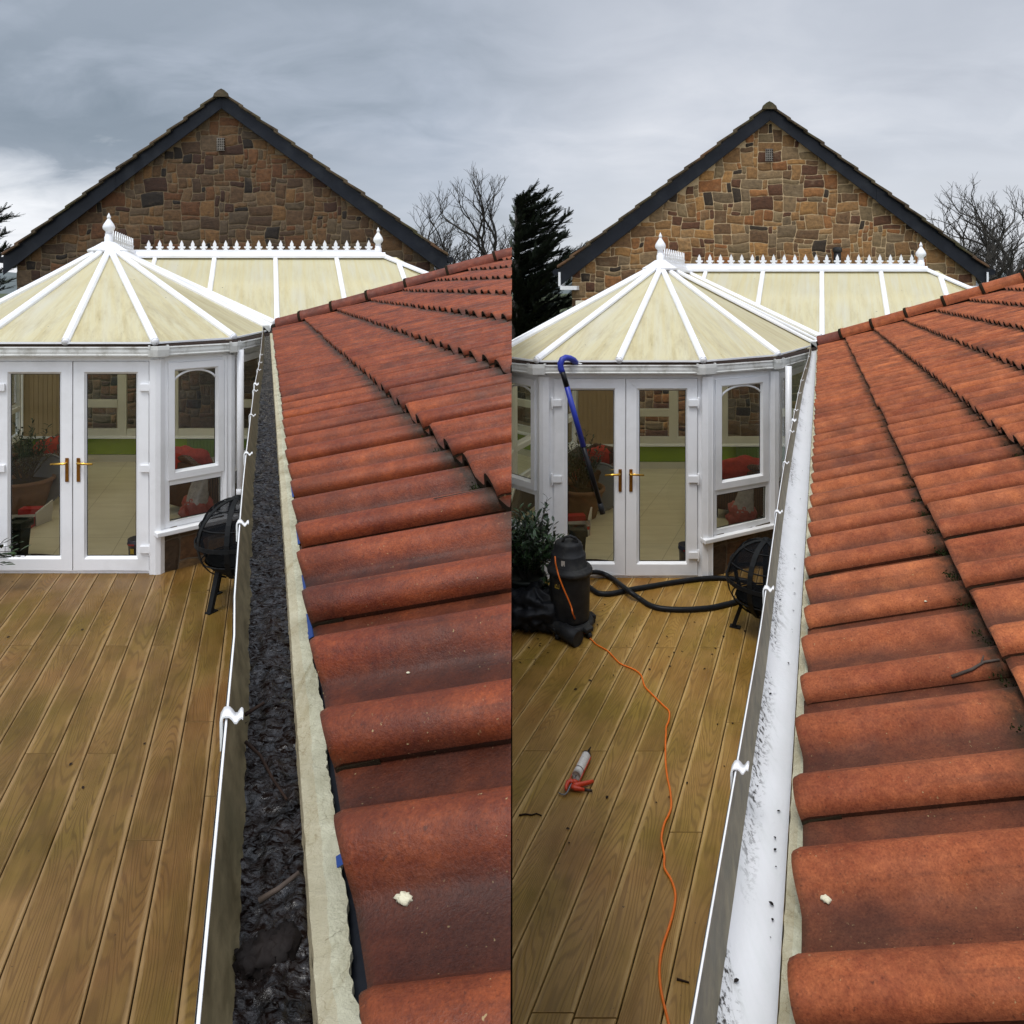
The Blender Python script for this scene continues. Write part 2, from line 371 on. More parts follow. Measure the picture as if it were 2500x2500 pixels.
# ---------------------------------------------------------------- mesh building
class MB:
    def __init__(s): s.v = []; s.f = []; s.uv = []; s.col = []; s.mi = []; s.sm = []
    def face(s, pts, uv=None, col=(.5, .5, .5), mi=0, sm=False):
        b = len(s.v); s.v.extend([Vector(p) for p in pts]); s.f.append(tuple(range(b, b + len(pts))))
        s.uv.append(uv or [(0, 0)] * len(pts)); s.col.append(col); s.mi.append(mi); s.sm.append(sm)
    def grid(s, P, uvf=None, col=(.5, .5, .5), mi=0, sm=True, closeu=False, closev=False, colf=None):
        b = len(s.v); nu = len(P); nv = len(P[0])
        for r in P: s.v.extend([Vector(p) for p in r])
        for i in range(nu if closeu else nu - 1):
            for j in range(nv if closev else nv - 1):
                i2 = (i + 1) % nu; j2 = (j + 1) % nv
                s.f.append((b + i * nv + j, b + i2 * nv + j, b + i2 * nv + j2, b + i * nv + j2))
                s.uv.append([uvf(i, j), uvf(i + 1, j), uvf(i + 1, j + 1), uvf(i, j + 1)] if uvf else [(0, 0)] * 4)
                s.col.append(colf(i, j) if colf else col); s.mi.append(mi); s.sm.append(sm)
    def box(s, x0, x1, y0, y1, z0, z1, Mp=lambda x, y, z: (x, y, z), **k):
        c = [Mp(x, y, z) for z in (z0, z1) for x, y in ((x0, y0), (x1, y0), (x1, y1), (x0, y1))]
        s.hexa(c, **k)
    def hexa(s, c, **k):
        b = len(s.v); s.v.extend([Vector(p) for p in c])
        for f in ((3, 2, 1, 0), (4, 5, 6, 7), (0, 1, 5, 4), (1, 2, 6, 5), (2, 3, 7, 6), (3, 0, 4, 7)):
            s.f.append(tuple(b + i for i in f)); s.uv.append([(0, 0)] * 4); s.col.append(k.get('col', (.5, .5, .5))); s.mi.append(k.get('mi', 0)); s.sm.append(False)
    def beam(s, p, q, w, h, up=(0, 0, 1), w2=None, **k):
        p = Vector(p); q = Vector(q); d = (q - p).normalized(); u = Vector(up)
        sd_ = d.cross(u).normalized(); u = sd_.cross(d).normalized(); w2 = w if w2 is None else w2
        c = []
        for hh in (0, h):
            for pt, ww, sg in ((p, w, -1), (p, w, 1), (q, w2, 1), (q, w2, -1)):
                c.append(pt + sd_ * (ww / 2 * sg) + u * hh)
        s.hexa(c, **k)
    def tube(s, pts, r, n=8, caps=True, col=(.5, .5, .5), mi=0):
        pts = [Vector(p) for p in pts]; rs = r if isinstance(r, (list, tuple)) else [r] * len(pts)
        rings = []; prev = None
        for i, p in enumerate(pts):
            d = (pts[min(i + 1, len(pts) - 1)] - pts[max(i - 1, 0)]).normalized()
            if prev is None:
                a = Vector((0, 0, 1)) if abs(d.z) < .9 else Vector((1, 0, 0)); x = d.cross(a).normalized()
            else: x = (prev - d * prev.dot(d)).normalized()
            prev = x; y = d.cross(x)
            rings.append([p + (x * math.cos(2 * math.pi * k / n) + y * math.sin(2 * math.pi * k / n)) * rs[i] for k in range(n)])
        s.grid(rings, closev=True, col=col, mi=mi)
        if caps: s.face(rings[0][::-1], col=col, mi=mi); s.face(rings[-1], col=col, mi=mi)
    def lathe(s, prof, c, n=24, axis=(0, 0, 1), mi=0, col=(.5, .5, .5), a0=0, a1=2 * math.pi, sm=True):
        ax = Vector(axis).normalized(); c = Vector(c)
        t_ = Vector((1, 0, 0)) if abs(ax.x) < .9 else Vector((0, 1, 0)); x = ax.cross(t_).normalized(); y = ax.cross(x)
        full = abs(a1 - a0 - 2 * math.pi) < 1e-6; m_ = n if full else n + 1
        P = [[c + ax * z + (x * math.cos(a0 + (a1 - a0) * k / n) + y * math.sin(a0 + (a1 - a0) * k / n)) * r for k in range(m_)] for r, z in prof]
        s.grid(P, closev=full, mi=mi, col=col, sm=sm)
    def prism(s, poly_, d, Mp):          # poly_: (a,b) list, d0..d1 depth, Mp(a,b,d)
        n = len(poly_)
        s.face([Mp(a, b, d[0]) for a, b in poly_]); s.face([Mp(a, b, d[1]) for a, b in poly_][::-1])
        for i in range(n):
            a, b = poly_[i], poly_[(i + 1) % n]
            s.face([Mp(*a, d[0]), Mp(*a, d[1]), Mp(*b, d[1]), Mp(*b, d[0])])
    def build(s, name, mats, parent=None, bevel=0, autosm=False, fixn=True, label=None, smoothall=None):
        if isinstance(mats, str): mats = [mats]
        off = Vector((0, 0, 0)); pp = parent
        while pp is not None: off += Vector(pp.location); pp = pp.parent
        me = bpy.data.meshes.new(name); me.from_pydata([v - off for v in s.v], [], s.f)
        uvl = me.uv_layers.new(name='UVMap'); ca = me.color_attributes.new('col', 'FLOAT_COLOR', 'CORNER')
        uvs = [0.0] * (2 * len(me.loops)); cs = [1.0] * (4 * len(me.loops)); k = 0
        for u, c in zip(s.uv, s.col):
            pc_ = isinstance(c[0], tuple)
            for qi, q in enumerate(u):
                uvs[2 * k], uvs[2 * k + 1] = q[0], q[1]; cs[4 * k:4 * k + 3] = (c[qi] if pc_ else c)[:3]; k += 1
        me.uv_layers['UVMap'].data.foreach_set('uv', uvs); me.color_attributes['col'].data.foreach_set('color', cs)
        me.polygons.foreach_set('material_index', s.mi); me.polygons.foreach_set('use_smooth', s.sm)
        for m_ in mats: me.materials.append(M[m_])
        if fixn:
            bm = bmesh.new(); bm.from_mesh(me); bmesh.ops.remove_doubles(bm, verts=bm.verts, dist=1e-5)
            bmesh.ops.recalc_face_normals(bm, faces=bm.faces); bm.to_mesh(me); bm.free()
        o = bpy.data.objects.new(name, me); C.objects.link(o)
        if parent: o.parent = parent
        if bevel:
            bv = o.modifiers.new('bevel', 'BEVEL'); bv.width = bevel; bv.segments = 2; bv.limit_method = 'ANGLE'; bv.angle_limit = R(40)
        if label: o['label'] = label
        return o

def tag(o, label=None, cat=None, group=None, kind=None):
    if label: o['label'] = label
    if cat: o['category'] = cat
    if group: o['group'] = group
    if kind: o['kind'] = kind
    return o
def thing(name, loc, label, cat, group=None):
    o = bpy.data.objects.new(name, None); C.objects.link(o); o.location = loc; o.empty_display_size = .1
    return tag(o, label, cat, group)
def cut(o, co, no):
    bm = bmesh.new(); bm.from_mesh(o.data)
    off = Vector((0, 0, 0)); pp = o.parent
    while pp is not None: off += Vector(pp.location); pp = pp.parent
    bmesh.ops.bisect_plane(bm, geom=bm.verts[:] + bm.edges[:] + bm.faces[:], plane_co=Vector(co) - off, plane_no=no, clear_outer=True)
    bm.to_mesh(o.data); bm.free()

# ---------------------------------------------------------------- the two terraces
class Place: pass
def mkplace(**k):
    p = Place(); p.__dict__.update(k); p.zd = CZ - p.H
    return p
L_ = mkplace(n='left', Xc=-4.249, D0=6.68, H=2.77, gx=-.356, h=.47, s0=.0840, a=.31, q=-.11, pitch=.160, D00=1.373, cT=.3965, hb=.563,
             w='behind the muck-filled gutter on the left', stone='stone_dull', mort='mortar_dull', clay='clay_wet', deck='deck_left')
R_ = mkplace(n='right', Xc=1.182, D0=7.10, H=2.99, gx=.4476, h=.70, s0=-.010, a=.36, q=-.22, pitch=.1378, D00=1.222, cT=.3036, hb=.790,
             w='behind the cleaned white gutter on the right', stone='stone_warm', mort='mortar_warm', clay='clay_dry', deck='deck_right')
def LM(p):
    return lambda x, y, z: (p.Xc + x + p.gx * y, p.D0 + y, p.zd + z)
def onplane(px, py, z):                 # where a sight line meets the level z
    D = (CZ - z) * F / (py - 700.0)
    return Vector(((px - 1250.0) / F * D, D, z))
def atD(px, py, D): return Vector(((px - 1250.0) / F * D, D, CZ - (py - 700.0) / F * D))
def onroof(p, px, py):
    m = (py - 700.0) / F; k = (px - 1250.0) / F
    # Z = -hb + a (X - s0 - gx Y) ; Z=-mD, X=kD, Y=D
    D = (p.hb + p.a * p.s0) / (m + p.a * (k - p.gx))
    return Vector((k * D, D, CZ - m * D))
def rnd(seed): return random.Random(seed)

PAL_W = [(.20, .125, .06), (.24, .15, .07), (.17, .11, .06), (.28, .19, .10), (.23, .11, .045), (.13, .085, .05), (.19, .155, .10), (.31, .19, .08), (.10, .05, .03), (.035, .028, .022), (.25, .13, .055), (.16, .13, .09), (.22, .17, .11)]
def rubble(mb, u0, u1, z0, z1, Mp, inside, cell=.088, seed=1, thick=.006, dark=0.):
    rg = rnd(seed); nu = int((u1 - u0) / cell) + 1; nz = int((z1 - z0) / cell) + 1
    occ = [[False] * nu for _ in range(nz)]
    sizes = [(2, 1), (3, 1), (4, 1), (2, 2), (3, 2), (3, 2), (4, 2), (4, 2), (5, 2), (2, 2), (4, 3), (3, 3), (2, 3), (1, 2), (3, 1), (5, 3)]
    def warp(u, z):
        d = noise.noise_vector(Vector((u * 2.1 + seed, z * 2.6, seed * 1.7)))
        e = noise.noise_vector(Vector((u * 6.5, z * 6.5, seed * 3.1)))
        return u + d.x * .055 + e.x * .02, z + d.y * .065 + e.y * .022
    for j in range(nz):
        for i in range(nu):
            if occ[j][i]: continue
            for tr in range(14):
                a, b = rg.choice(sizes) if tr < 13 else (1, 1)
                if i + a > nu or j + b > nz: continue
                if any(occ[jj][ii] for jj in range(j, j + b) for ii in range(i, i + a)): continue
                break
            else: a = b = 1
            for jj in range(j, min(nz, j + b)):
                for ii in range(i, min(nu, i + a)): occ[jj][ii] = True
            x0 = u0 + i * cell; x1 = x0 + a * cell; y0 = z0 + j * cell; y1 = y0 + b * cell
            if not inside((x0 + x1) / 2, (y0 + y1) / 2): continue
            g = .006; cr = min(.016, .2 * min(x1 - x0, y1 - y0))
            base = []
            def seg(xa, ya, xb, yb, n_):
                for k in range(n_): base.append((xa + (xb - xa) * k / n_, ya + (yb - ya) * k / n_))
            X0, X1, Y0, Y1 = x0 + g, x1 - g, y0 + g, y1 - g
            ch = rg.uniform(.4, 1.2)
            seg(X0 + cr * ch, Y0, X1 - cr, Y0, 3); seg(X1 - cr, Y0, X1, Y0 + cr, 1); seg(X1, Y0 + cr, X1, Y1 - cr * ch, 2); seg(X1, Y1 - cr * ch, X1 - cr * ch, Y1, 1)
            seg(X1 - cr * ch, Y1, X0 + cr, Y1, 3); seg(X0 + cr, Y1, X0, Y1 - cr, 1); seg(X0, Y1 - cr, X0, Y0 + cr * ch, 2); seg(X0, Y0 + cr * ch, X0 + cr * ch, Y0, 1)
            cx_, cy_ = (x0 + x1) / 2, (y0 + y1) / 2
            c = list(rg.choice(PAL_W)); kk = rg.uniform(.84, 1.12) * (1 - dark); c = [q * kk for q in c]
            th = thick * rg.uniform(.6, 1.5)
            outer = [warp(*q) for q in base]
            inner = [warp(cx_ + (q[0] - cx_) * .95, cy_ + (q[1] - cy_) * .93) for q in base]
            inn2 = [warp(cx_ + (q[0] - cx_) * .5, cy_ + (q[1] - cy_) * .5) for q in base]
            cen = warp(cx_, cy_)
            n_ = len(base); b0 = len(mb.v)
            jit = [th * rg.uniform(.8, 1.25) for _ in range(n_)]
            mb.v.extend([Vector(Mp(u, z, .0)) for u, z in outer]); mb.v.extend([Vector(Mp(u, z, jit[k])) for k, (u, z) in enumerate(inner)])
            mb.v.extend([Vector(Mp(u, z, jit[(k * 5) % n_] * 1.35)) for k, (u, z) in enumerate(inn2)]); mb.v.append(Vector(Mp(*cen, th * 1.4)))
            for k in range(n_):
                k2 = (k + 1) % n_
                for fa in ((b0 + k, b0 + k2, b0 + n_ + k2, b0 + n_ + k), (b0 + n_ + k, b0 + n_ + k2, b0 + 2 * n_ + k2, b0 + 2 * n_ + k), (b0 + 2 * n_ + k, b0 + 2 * n_ + k2, b0 + 3 * n_)):
                    mb.f.append(fa); mb.uv.append([(0, 0)] * len(fa)); mb.col.append(c); mb.mi.append(0); mb.sm.append(True)

# ---------------------------------------------------------------- house gable
def house(p):
    lm = LM(p); yh = 6.2
    root = thing('stone_house', lm(1.03, yh, 0), 'brown rubble stone house gable with black bargeboards ' + p.w, 'house', 'stone houses behind the conservatories')
    AX, AZ = 1.03, 6.36 if p is L_ else 6.46
    EL, ER, EZ = -3.02, 5.22, 3.33
    wl, wr = -2.80, 5.00
    def roofz(x): return AZ - (AZ - EZ) * (abs(x - AX) / (AX - EL if x < AX else ER - AX))
    wz = lambda x: roofz(x) - .12
    mb = MB()
    mb.prism([(wl, -.3), (wr, -.3), (wr, wz(wr)), (AX, wz(AX)), (wl, wz(wl))], (0, .3), lambda a, b, d: lm(a, yh + .012 + d, b))
    mb.box(wl, wl + .3, yh + .32, yh + 9, -.3, wz(wl), lm); mb.box(wr - .3, wr, yh + .32, yh + 9, -.3, wz(wr), lm)
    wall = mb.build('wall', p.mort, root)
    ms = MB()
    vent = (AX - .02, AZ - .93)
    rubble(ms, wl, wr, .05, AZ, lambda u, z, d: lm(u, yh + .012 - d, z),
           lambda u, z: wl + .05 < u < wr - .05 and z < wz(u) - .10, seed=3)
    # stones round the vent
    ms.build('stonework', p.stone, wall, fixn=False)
    mv = MB(); mv.box(vent[0] - .072, vent[0] + .072, yh - .016, yh + .006, vent[1] - .12, vent[1] + .12, lm); mv.build('vent_recess', 'soil', wall)
    mv = MB()
    for k in range(4): mv.box(vent[0] - .07 + .0365 * k, vent[0] - .055 + .0365 * k, yh - .026, yh - .014, vent[1] - .12, vent[1] + .12, lm)
    for k in range(6): mv.box(vent[0] - .075, vent[0] + .075, yh - .022, yh - .014, vent[1] - .12 + .045 * k, vent[1] - .108 + .045 * k, lm)
    mv.build('air_brick', 'stone_low', wall)
    # roof: lapping courses of heavy tiles, seen as steps on the verge
    mr = MB(); rg = rnd(5)
    for sgn, E in ((-1, EL), (1, ER)):
        Ls = abs(E - AX); n = 13
        for k in range(n):
            f0 = k / n; f1 = (k + 1) / n + .02
            def pt(f, up): x = AX + (E - AX) * f; return x, roofz(x) + up
            x0, z0 = pt(f0, .02); x1, z1 = pt(min(f1, 1.0), .065 + rg.uniform(-.008, .01))
            y0 = yh - .17 + rg.uniform(-.02, .02)
            c = [lm(x0, y0, z0 - .045), lm(x1, y0, z1 - .05), lm(x1, yh + 9.2, z1 - .05), lm(x0, yh + 9.2, z0 - .045),
                 lm(x0, y0, z0), lm(x1, y0, z1), lm(x1, yh + 9.2, z1), lm(x0, yh + 9.2, z0)]
            mr.hexa(c)
    roof = mr.build('roof', 'house_tile', root, bevel=.008)
    mk = MB()
    for k in range(18):
        y0 = yh - .2 + k * .5
        P = [[lm(AX + a, y, AZ + b) for a, b in ((.15, -.09), (.13, -.03), (.06, .03), (.0, .06), (-.06, .03), (-.13, -.03), (-.15, -.09))] for y in (y0, y0 + .49)]
        mk.grid(P, sm=False); mk.face(P[0]); mk.face(P[1])
    mk.build('ridge_tile', 'house_tile', roof)
    # bargeboards
    for sgn, E in ((-1, EL), (1, ER)):
        for (f0, f1, v0, v1, yy) in ((0., .49, .28, .30, yh - .10), (.487, 1.0, .31, .345, yh - .106)):
            mbq = MB(); xs = [AX + (E - AX) * f0, AX + (E - AX) * f1]
            top = [roofz(x) - .0 for x in xs]
            mbq.prism([(xs[0], top[0]), (xs[1], top[1]), (xs[1], top[1] - v1), (xs[0], top[0] - v0)], (0, .03), lambda a, b, d: lm(a, yy + d, b))
            mbq.build('bargeboard', 'fascia', root, bevel=.004)
    for sgn, E in ((-1, EL), (1, ER)):
        if p is L_: continue
        msf = MB(); a, b = (E + .01, E + .045) if sgn < 0 else (E - .045, E - .01)
        msf.box(a, b, yh - .14, yh + .1, EZ - .33, EZ - .06, lm)
        a, b = (E + .045, E + .36) if sgn < 0 else (E - .36, E - .045)
        msf.box(a, b, yh - .14, yh + 8, EZ - .40, EZ - .325, lm)
        msf.build('soffit_end', 'upvc', root)

    for sgn, E in ((-1, EL), (1, ER)):
        me = MB(); x = E - .06 * (1 if sgn < 0 else -1)
        me.tube([lm(x, yh - .1, EZ - .06), lm(x, yh + 9, EZ - .06)], .06, 10)
        me.build('eaves_gutter', 'fascia', root)
    if p is R_:
        mf = MB(); q = lm(2.32, yh - .10, 3.25)
        mf.tube([q, Vector(q) + Vector((0, 0, .42))], .065, 14); mf.lathe([(.075, .40), (.085, .42), (.085, .47), (.06, .5), (0, .5)], q, 14)
        mf.build('flue_pipe', 'black_plastic', root)
        ma = MB(); tag_ = thing('roof_aerial', lm(-.1, yh + 2, 5.7), 'tiny pale aerial with three upright prongs above the left slope of the right house', 'aerial')
        for k, dxx in enumerate((0, .09, .17, .24)):
            ma.tube([lm(-.22 + dxx, yh + 2, 5.2), lm(-.22 + dxx, yh + 2, 6.15 + .07 * (k % 2))], .007, 5)
        ma.tube([lm(-.22, yh + 2, 5.95), lm(.02, yh + 2, 5.95)], .006, 5)
        ma.build('prongs', 'aerial_mat', tag_)
    return root

# ---------------------------------------------------------------- conservatory
EAVE = [(-2.10, 3.25), (-2.03, 1.85), (-1.60, .52), (-.89, -.08), (.80, -.08), (1.52, .55), (1.91, 1.9), (1.95, 3.2)]
HUB = (-.18, 2.27); JN = (-.37, 5.0); ZE, ZH = 2.235, 3.25; ZR = 3.27
WALL = [(-2.02, 4.2), (-2.0, 1.82), (-1.53, .50), (-.86, 0), (.82, 0), (1.48, .45), (1.86, 1.72), (1.90, 3.3)]
GUT = [(-2.12, 3.2), (-2.10, 1.78), (-1.63, .36), (-.91, -.12), (.83, -.12), (1.56, .38), (1.99, 1.6), (2.05, 3.1)]

def facetmap(lm, p0, p1):
    d = Vector((p1[0] - p0[0], p1[1] - p0[1])); ln = d.length; d /= ln; nn = Vector((d.y, -d.x))
    return (lambda u, o, z: lm(p0[0] + d.x * u + nn.x * o, p0[1] + d.y * u + nn.y * o, z)), ln
def frame(mb, fm, u0, u1, z0, z1, wd, o0, o1, wb=None, wt=None):     # mitred rectangular frame
    wb = wb or wd; wt = wt or wd
    ot = [(u0, z0), (u1, z0), (u1, z1), (u0, z1)]; it = [(u0 + wd, z0 + wb), (u1 - wd, z0 + wb), (u1 - wd, z1 - wt), (u0 + wd, z1 - wt)]
    for k in range(4):
        k2 = (k + 1) % 4
        mb.hexa([fm(ot[k][0], o0, ot[k][1]), fm(ot[k2][0], o0, ot[k2][1]), fm(it[k2][0], o0, it[k2][1]), fm(it[k][0], o0, it[k][1]),
                 fm(ot[k][0], o1, ot[k][1]), fm(ot[k2][0], o1, ot[k2][1]), fm(it[k2][0], o1, it[k2][1]), fm(it[k][0], o1, it[k][1])])
def bead(mb, fm, u0, u1, z0, z1, w_, oo, oi):   # sloping glazing bead
    ot = [(u0, z0), (u1, z0), (u1, z1), (u0, z1)]; it = [(u0 + w_, z0 + w_), (u1 - w_, z0 + w_), (u1 - w_, z1 - w_), (u0 + w_, z1 - w_)]
    for k in range(4):
        k2 = (k + 1) % 4
        mb.face([fm(ot[k][0], oo, ot[k][1]), fm(ot[k2][0], oo, ot[k2][1]), fm(it[k2][0], oi, it[k2][1]), fm(it[k][0], oi, it[k][1])])
def pane(parent, fm, u0, u1, z0, z1, o=.0):
    mb = MB(); mb.face([fm(u0, o, z0), fm(u1, o, z0), fm(u1, o, z1), fm(u0, o, z1)])
    return mb.build('pane', 'glass', parent, fixn=False)

def sweep(path, prof, lm, mb, mi=None, closed=True):      # prof: (offset outward, z)
    n = len(path); ring = []
    for i, (x, y) in enumerate(path):
        a = Vector(path[max(i - 1, 0)]); b = Vector((x, y)); c = Vector(path[min(i + 1, n - 1)])
        d1 = (b - a).normalized() if i > 0 else (c - b).normalized(); d2 = (c - b).normalized() if i < n - 1 else d1
        n1 = Vector((d1.y, -d1.x)); n2 = Vector((d2.y, -d2.x)); m_ = (n1 + n2).normalized(); m_ /= max(.3, m_.dot(n1))
        ring.append([lm(x + m_.x * o, y + m_.y * o, z) for o, z in prof])
    mb.grid(ring, closev=closed, sm=False)

def conservatory(p):
    lm = LM(p)
    root = thing('conservatory', lm(0, 0, 0), 'white framed conservatory with yellowed glazed roof ' + p.w, 'conservatory', 'white conservatories')
    # ---- roof: faceted front
    def hubpt(i):
        a = 2 * math.pi * i / 8
        ex, ey = EAVE[i]; d = Vector((ex - HUB[0], ey - HUB[1])).normalized()
        return (HUB[0] + d.x * .13, HUB[1] + d.y * .13)
    rg = rnd(11)
    bars = []
    for i in range(len(EAVE)): 
        if i in (0, 7): continue
        bars.append((hubpt(i), EAVE[i]))
    mid = ((EAVE[3][0] + EAVE[4][0]) / 2 - .01, -.08)
    midh = (HUB[0] + .03, HUB[1] - .13)
    def panel(pts, e0, e1):
        mb = MB(); P = [Vector(lm(*q)) for q in pts]
        # uv: distance down the slope from the top point / across
        top = Vector(lm(HUB[0], HUB[1], ZH)) if e0 is None else e0
        ax = (((P[1] + P[2]) / 2) - P[0]).normalized(); nn = (P[1] - P[0]).cross(P[2] - P[0]).normalized(); ac = nn.cross(ax)
        r0 = rg.uniform(0, 9)
        uv = [((q - P[0]).dot(ax), (q - P[0]).dot(ac) + r0) for q in P]
        mb.face(P, uv)
        return mb.build('roof_panel', 'polycarbonate', root, fixn=False)
    e = EAVE
    seqs = [(hubpt(1), hubpt(2), e[2], e[1]), (hubpt(2), hubpt(3), e[3], e[2]), (hubpt(3), midh, mid, e[3]), (midh, hubpt(4), e[4], mid), (hubpt(4), hubpt(5), e[5], e[4]), (hubpt(5), hubpt(6), e[6], e[5])]
    for a, b, c, d in seqs:
        panel([(a[0], a[1], ZH - .03), (d[0], d[1], ZE), (c[0], c[1], ZE), (b[0], b[1], ZH - .03)], None, None)
    # side slopes behind the hub, up to the crest
    panel([(HUB[0], HUB[1], ZH), (JN[0], JN[1] - .1, ZH), (-2.1, 3.25, ZE), (-2.03, 1.85, ZE)], None, None)
    panel([(JN[0], JN[1] - .1, ZH), (-2.15, 5.0, ZE), (-2.1, 3.25, ZE)], None, None)
    panel([(HUB[0], HUB[1], ZH), (JN[0], JN[1] - .1, ZH), (1.95, 3.2, ZE), (1.91, 1.9, ZE)], None, None)
    # main slope
    CX = 5.9; sl = (ZR - ZE) / 1.8
    def mz(y): return ZE + (y - 3.2) * sl
    xs = [-.01, .99, 2.02, 3.05]
    hipx = lambda y: 3.85 + (5.0 - y) * (CX - 3.85) / 1.8
    def vy(x): return 5.0 - (x - JN[0]) / (1.95 - JN[0]) * 1.8
    def mainpanel(xa, xb):
        pts = [(xa, 5, mz(5)), (xb, 5, mz(5))]
        if xb > 3.85: pts = [(xa, 5, mz(5)), (3.85, 5, mz(5)), (xb, 5 - (xb - 3.85) / (CX - 3.85) * 1.8, mz(5 - (xb - 3.85) / (CX - 3.85) * 1.8))]
        yb = max(3.2, vy(xb)); ya = max(3.2, vy(xa))
        if xa < 1.95 < xb: pts += [(xb, 3.2, ZE), (1.95, 3.2, ZE), (xa, ya, mz(ya))]
        else: pts += [(xb, yb, mz(yb)), (xa, ya, mz(ya))]
        P = [Vector(lm(*q)) for q in pts]; mb = MB(); r0 = rg.uniform(0, 9)
        mb.face(P, [((5 - q[1]) * 1.15, q[0] + r0) for q in pts]); o_ = mb.build('roof_panel', 'polycarbonate', root, fixn=False)
        if p is L_ and xb > 3.5: cut(o_, (-.12, 0, 0), (1, 0, 0))
    ed = [JN[0] + .02] + xs + [4.07, 5.3]
    for a, b in zip(ed[:-1], ed[1:]): mainpanel(a, b)
    mb = MB()   # rear slope
    mb.face([lm(JN[0], 5, ZR), lm(3.85, 5, ZR), lm(4.9 if p is R_ else 3.9, 6.15, ZR - .5), lm(JN[0] - .1, 6.15, ZR - .5)], [(0, 0), (0, 4), (1.3, 5), (1.3, 0)])
    mb.build('roof_panel', 'polycarbonate', root, fixn=False)
    # ---- glazing bars
    def bar(a, b, w_=.062, hgt=.035, w2=None, nm='glazing_bar'):
        mb = MB(); A = Vector(lm(*a)); B = Vector(lm(*b)); d = (B - A).normalized(); s_ = d.cross(Vector((0, 0, 1))).normalized(); u = s_.cross(d)
        w2 = w2 or w_
        def ring(P, w__): return [P + s_ * (w__ / 2 * sx) + u * hz for sx, hz in ((-1, 0), (-1, hgt * .55), (-.55, hgt), (.55, hgt), (1, hgt * .55), (1, 0))]
        r0, r1 = ring(A, w_), ring(B, w2); mb.grid([r0, r1], closev=True, sm=False); mb.face(r0); mb.face(r1[::-1])
        # round end cap
        mb.lathe([(0, -.012), (w2 * .45, -.012), (w2 * .45, .02), (0, .02)], B + u * hgt * .2, 12, axis=d)
        return mb.build(nm, 'upvc', root)
    for i in (1, 2, 3, 4, 5, 6):
        hp = hubpt(i); bar((hp[0], hp[1], ZH - .025), (e[i][0], e[i][1], ZE - .0), .072 if i != 6 else .13, .045)
    bar((midh[0], midh[1], ZH - .025), (mid[0], mid[1], ZE), .072, .045)
    for x in xs[1:]:
        yb = max(3.2, vy(x)); bar((x, 4.97, mz(4.97)), (x, yb, mz(yb)), .075, .04)
    bar((xs[0], 4.97, mz(4.97)), (xs[0], vy(xs[0]), mz(vy(xs[0]))), .07, .04)
    y4 = 5 - (4.07 - 3.85) / (CX - 3.85) * 1.8
    if True:
        o_ = bar((4.07, y4, mz(y4)), (4.07, 3.2, ZE), .08, .04)
    o_ = bar((3.85, 5, ZR), (CX, 3.2, ZE), .12, .05)
    if p is L_: cut(o_, (-.12, 0, 0), (1, 0, 0))
    # valley pair with the dark lead gap between
    bar((JN[0], 4.95, ZR - .03), (1.97, 3.16, ZE + .01), .12, .05, nm='valley_beam')
    mb = MB(); mb.beam(lm(JN[0] - .06, 4.75, ZH - .06), lm(1.93, 2.98, ZE - .02), .05, .03); mb.build('valley_gap', 'fascia', root)
    bar((HUB[0] + .1, 2.6, ZH - .03), (1.93, 2.55, ZE), .06, .04)
    # eave trim (white strip under the panels)
    mb = MB(); sweep(EAVE[:8], [(.0, ZE - .012), (.012, ZE - .012), (.012, ZE + .006), (.0, ZE + .006)], lm, mb); mb.build('eave_trim', 'upvc', root)
    # ---- ridge and cresting
    mb = MB()
    prof = [(-.10, -.06), (-.10, -.02), (-.05, .035), (.05, .035), (.10, -.02), (.10, -.06)]
    r0 = [lm(JN[0] - .0, 5 + o, ZR + .045 + z) for o, z in prof]; r1 = [lm(3.87, 5 + o, ZR + .045 + z) for o, z in prof]
    mb.grid([r0, r1], closev=True, sm=False); mb.face(r0); mb.face(r1[::-1])
    for dx_, hz in ((0, .0), (.25, -.04)): pass
    mb.hexa([lm(3.85, 4.9, ZR - .01), lm(4.10, 4.78, ZR - .10), lm(4.10, 5.2, ZR - .10), lm(3.85, 5.1, ZR - .01), lm(3.85, 4.93, ZR + .06), lm(4.10, 4.8, ZR - .07), lm(4.10, 5.18, ZR - .07), lm(3.85, 5.07, ZR + .06)])
    mb.box(JN[0] - .02, 3.80, 4.985, 5.015, ZR + .08, ZR + .125, lm)
    r0 = [lm(HUB[0] + o, HUB[1] + .1, ZH + .02 + z) for o, z in prof]; r1 = [lm(JN[0] + o, 5.0, ZH + .04 + z) for o, z in prof]
    mb.grid([r0, r1], closev=True, sm=False)
    mb.hexa([lm(HUB[0] - .012, HUB[1] + .1, ZH + .03), lm(HUB[0] + .012, HUB[1] + .1, ZH + .03), lm(JN[0] + .012, 5, ZH + .06), lm(JN[0] - .012, 5, ZH + .06),
             lm(HUB[0] - .012, HUB[1] + .1, ZH + .10), lm(HUB[0] + .012, HUB[1] + .1, ZH + .10), lm(JN[0] + .012, 5, ZH + .14), lm(JN[0] - .012, 5, ZH + .14)])
    mb.build('ridge_cap', 'upvc', root)
    FL = [(-.018, 0), (-.045, .0), (-.03, .018), (-.02, .035), (-.045, .022), (-.060, .036), (-.072, .046), (-.064, .062), (-.045, .060), (-.03, .068), (-.034, .10), (-.016, .135), (0, .168),
          (.016, .135), (.034, .10), (.03, .068), (.045, .060), (.064, .062), (.072, .046), (.060, .036), (.045, .022), (.02, .035), (.03, .018), (.045, 0), (.018, 0)]
    mb = MB(); n = 20
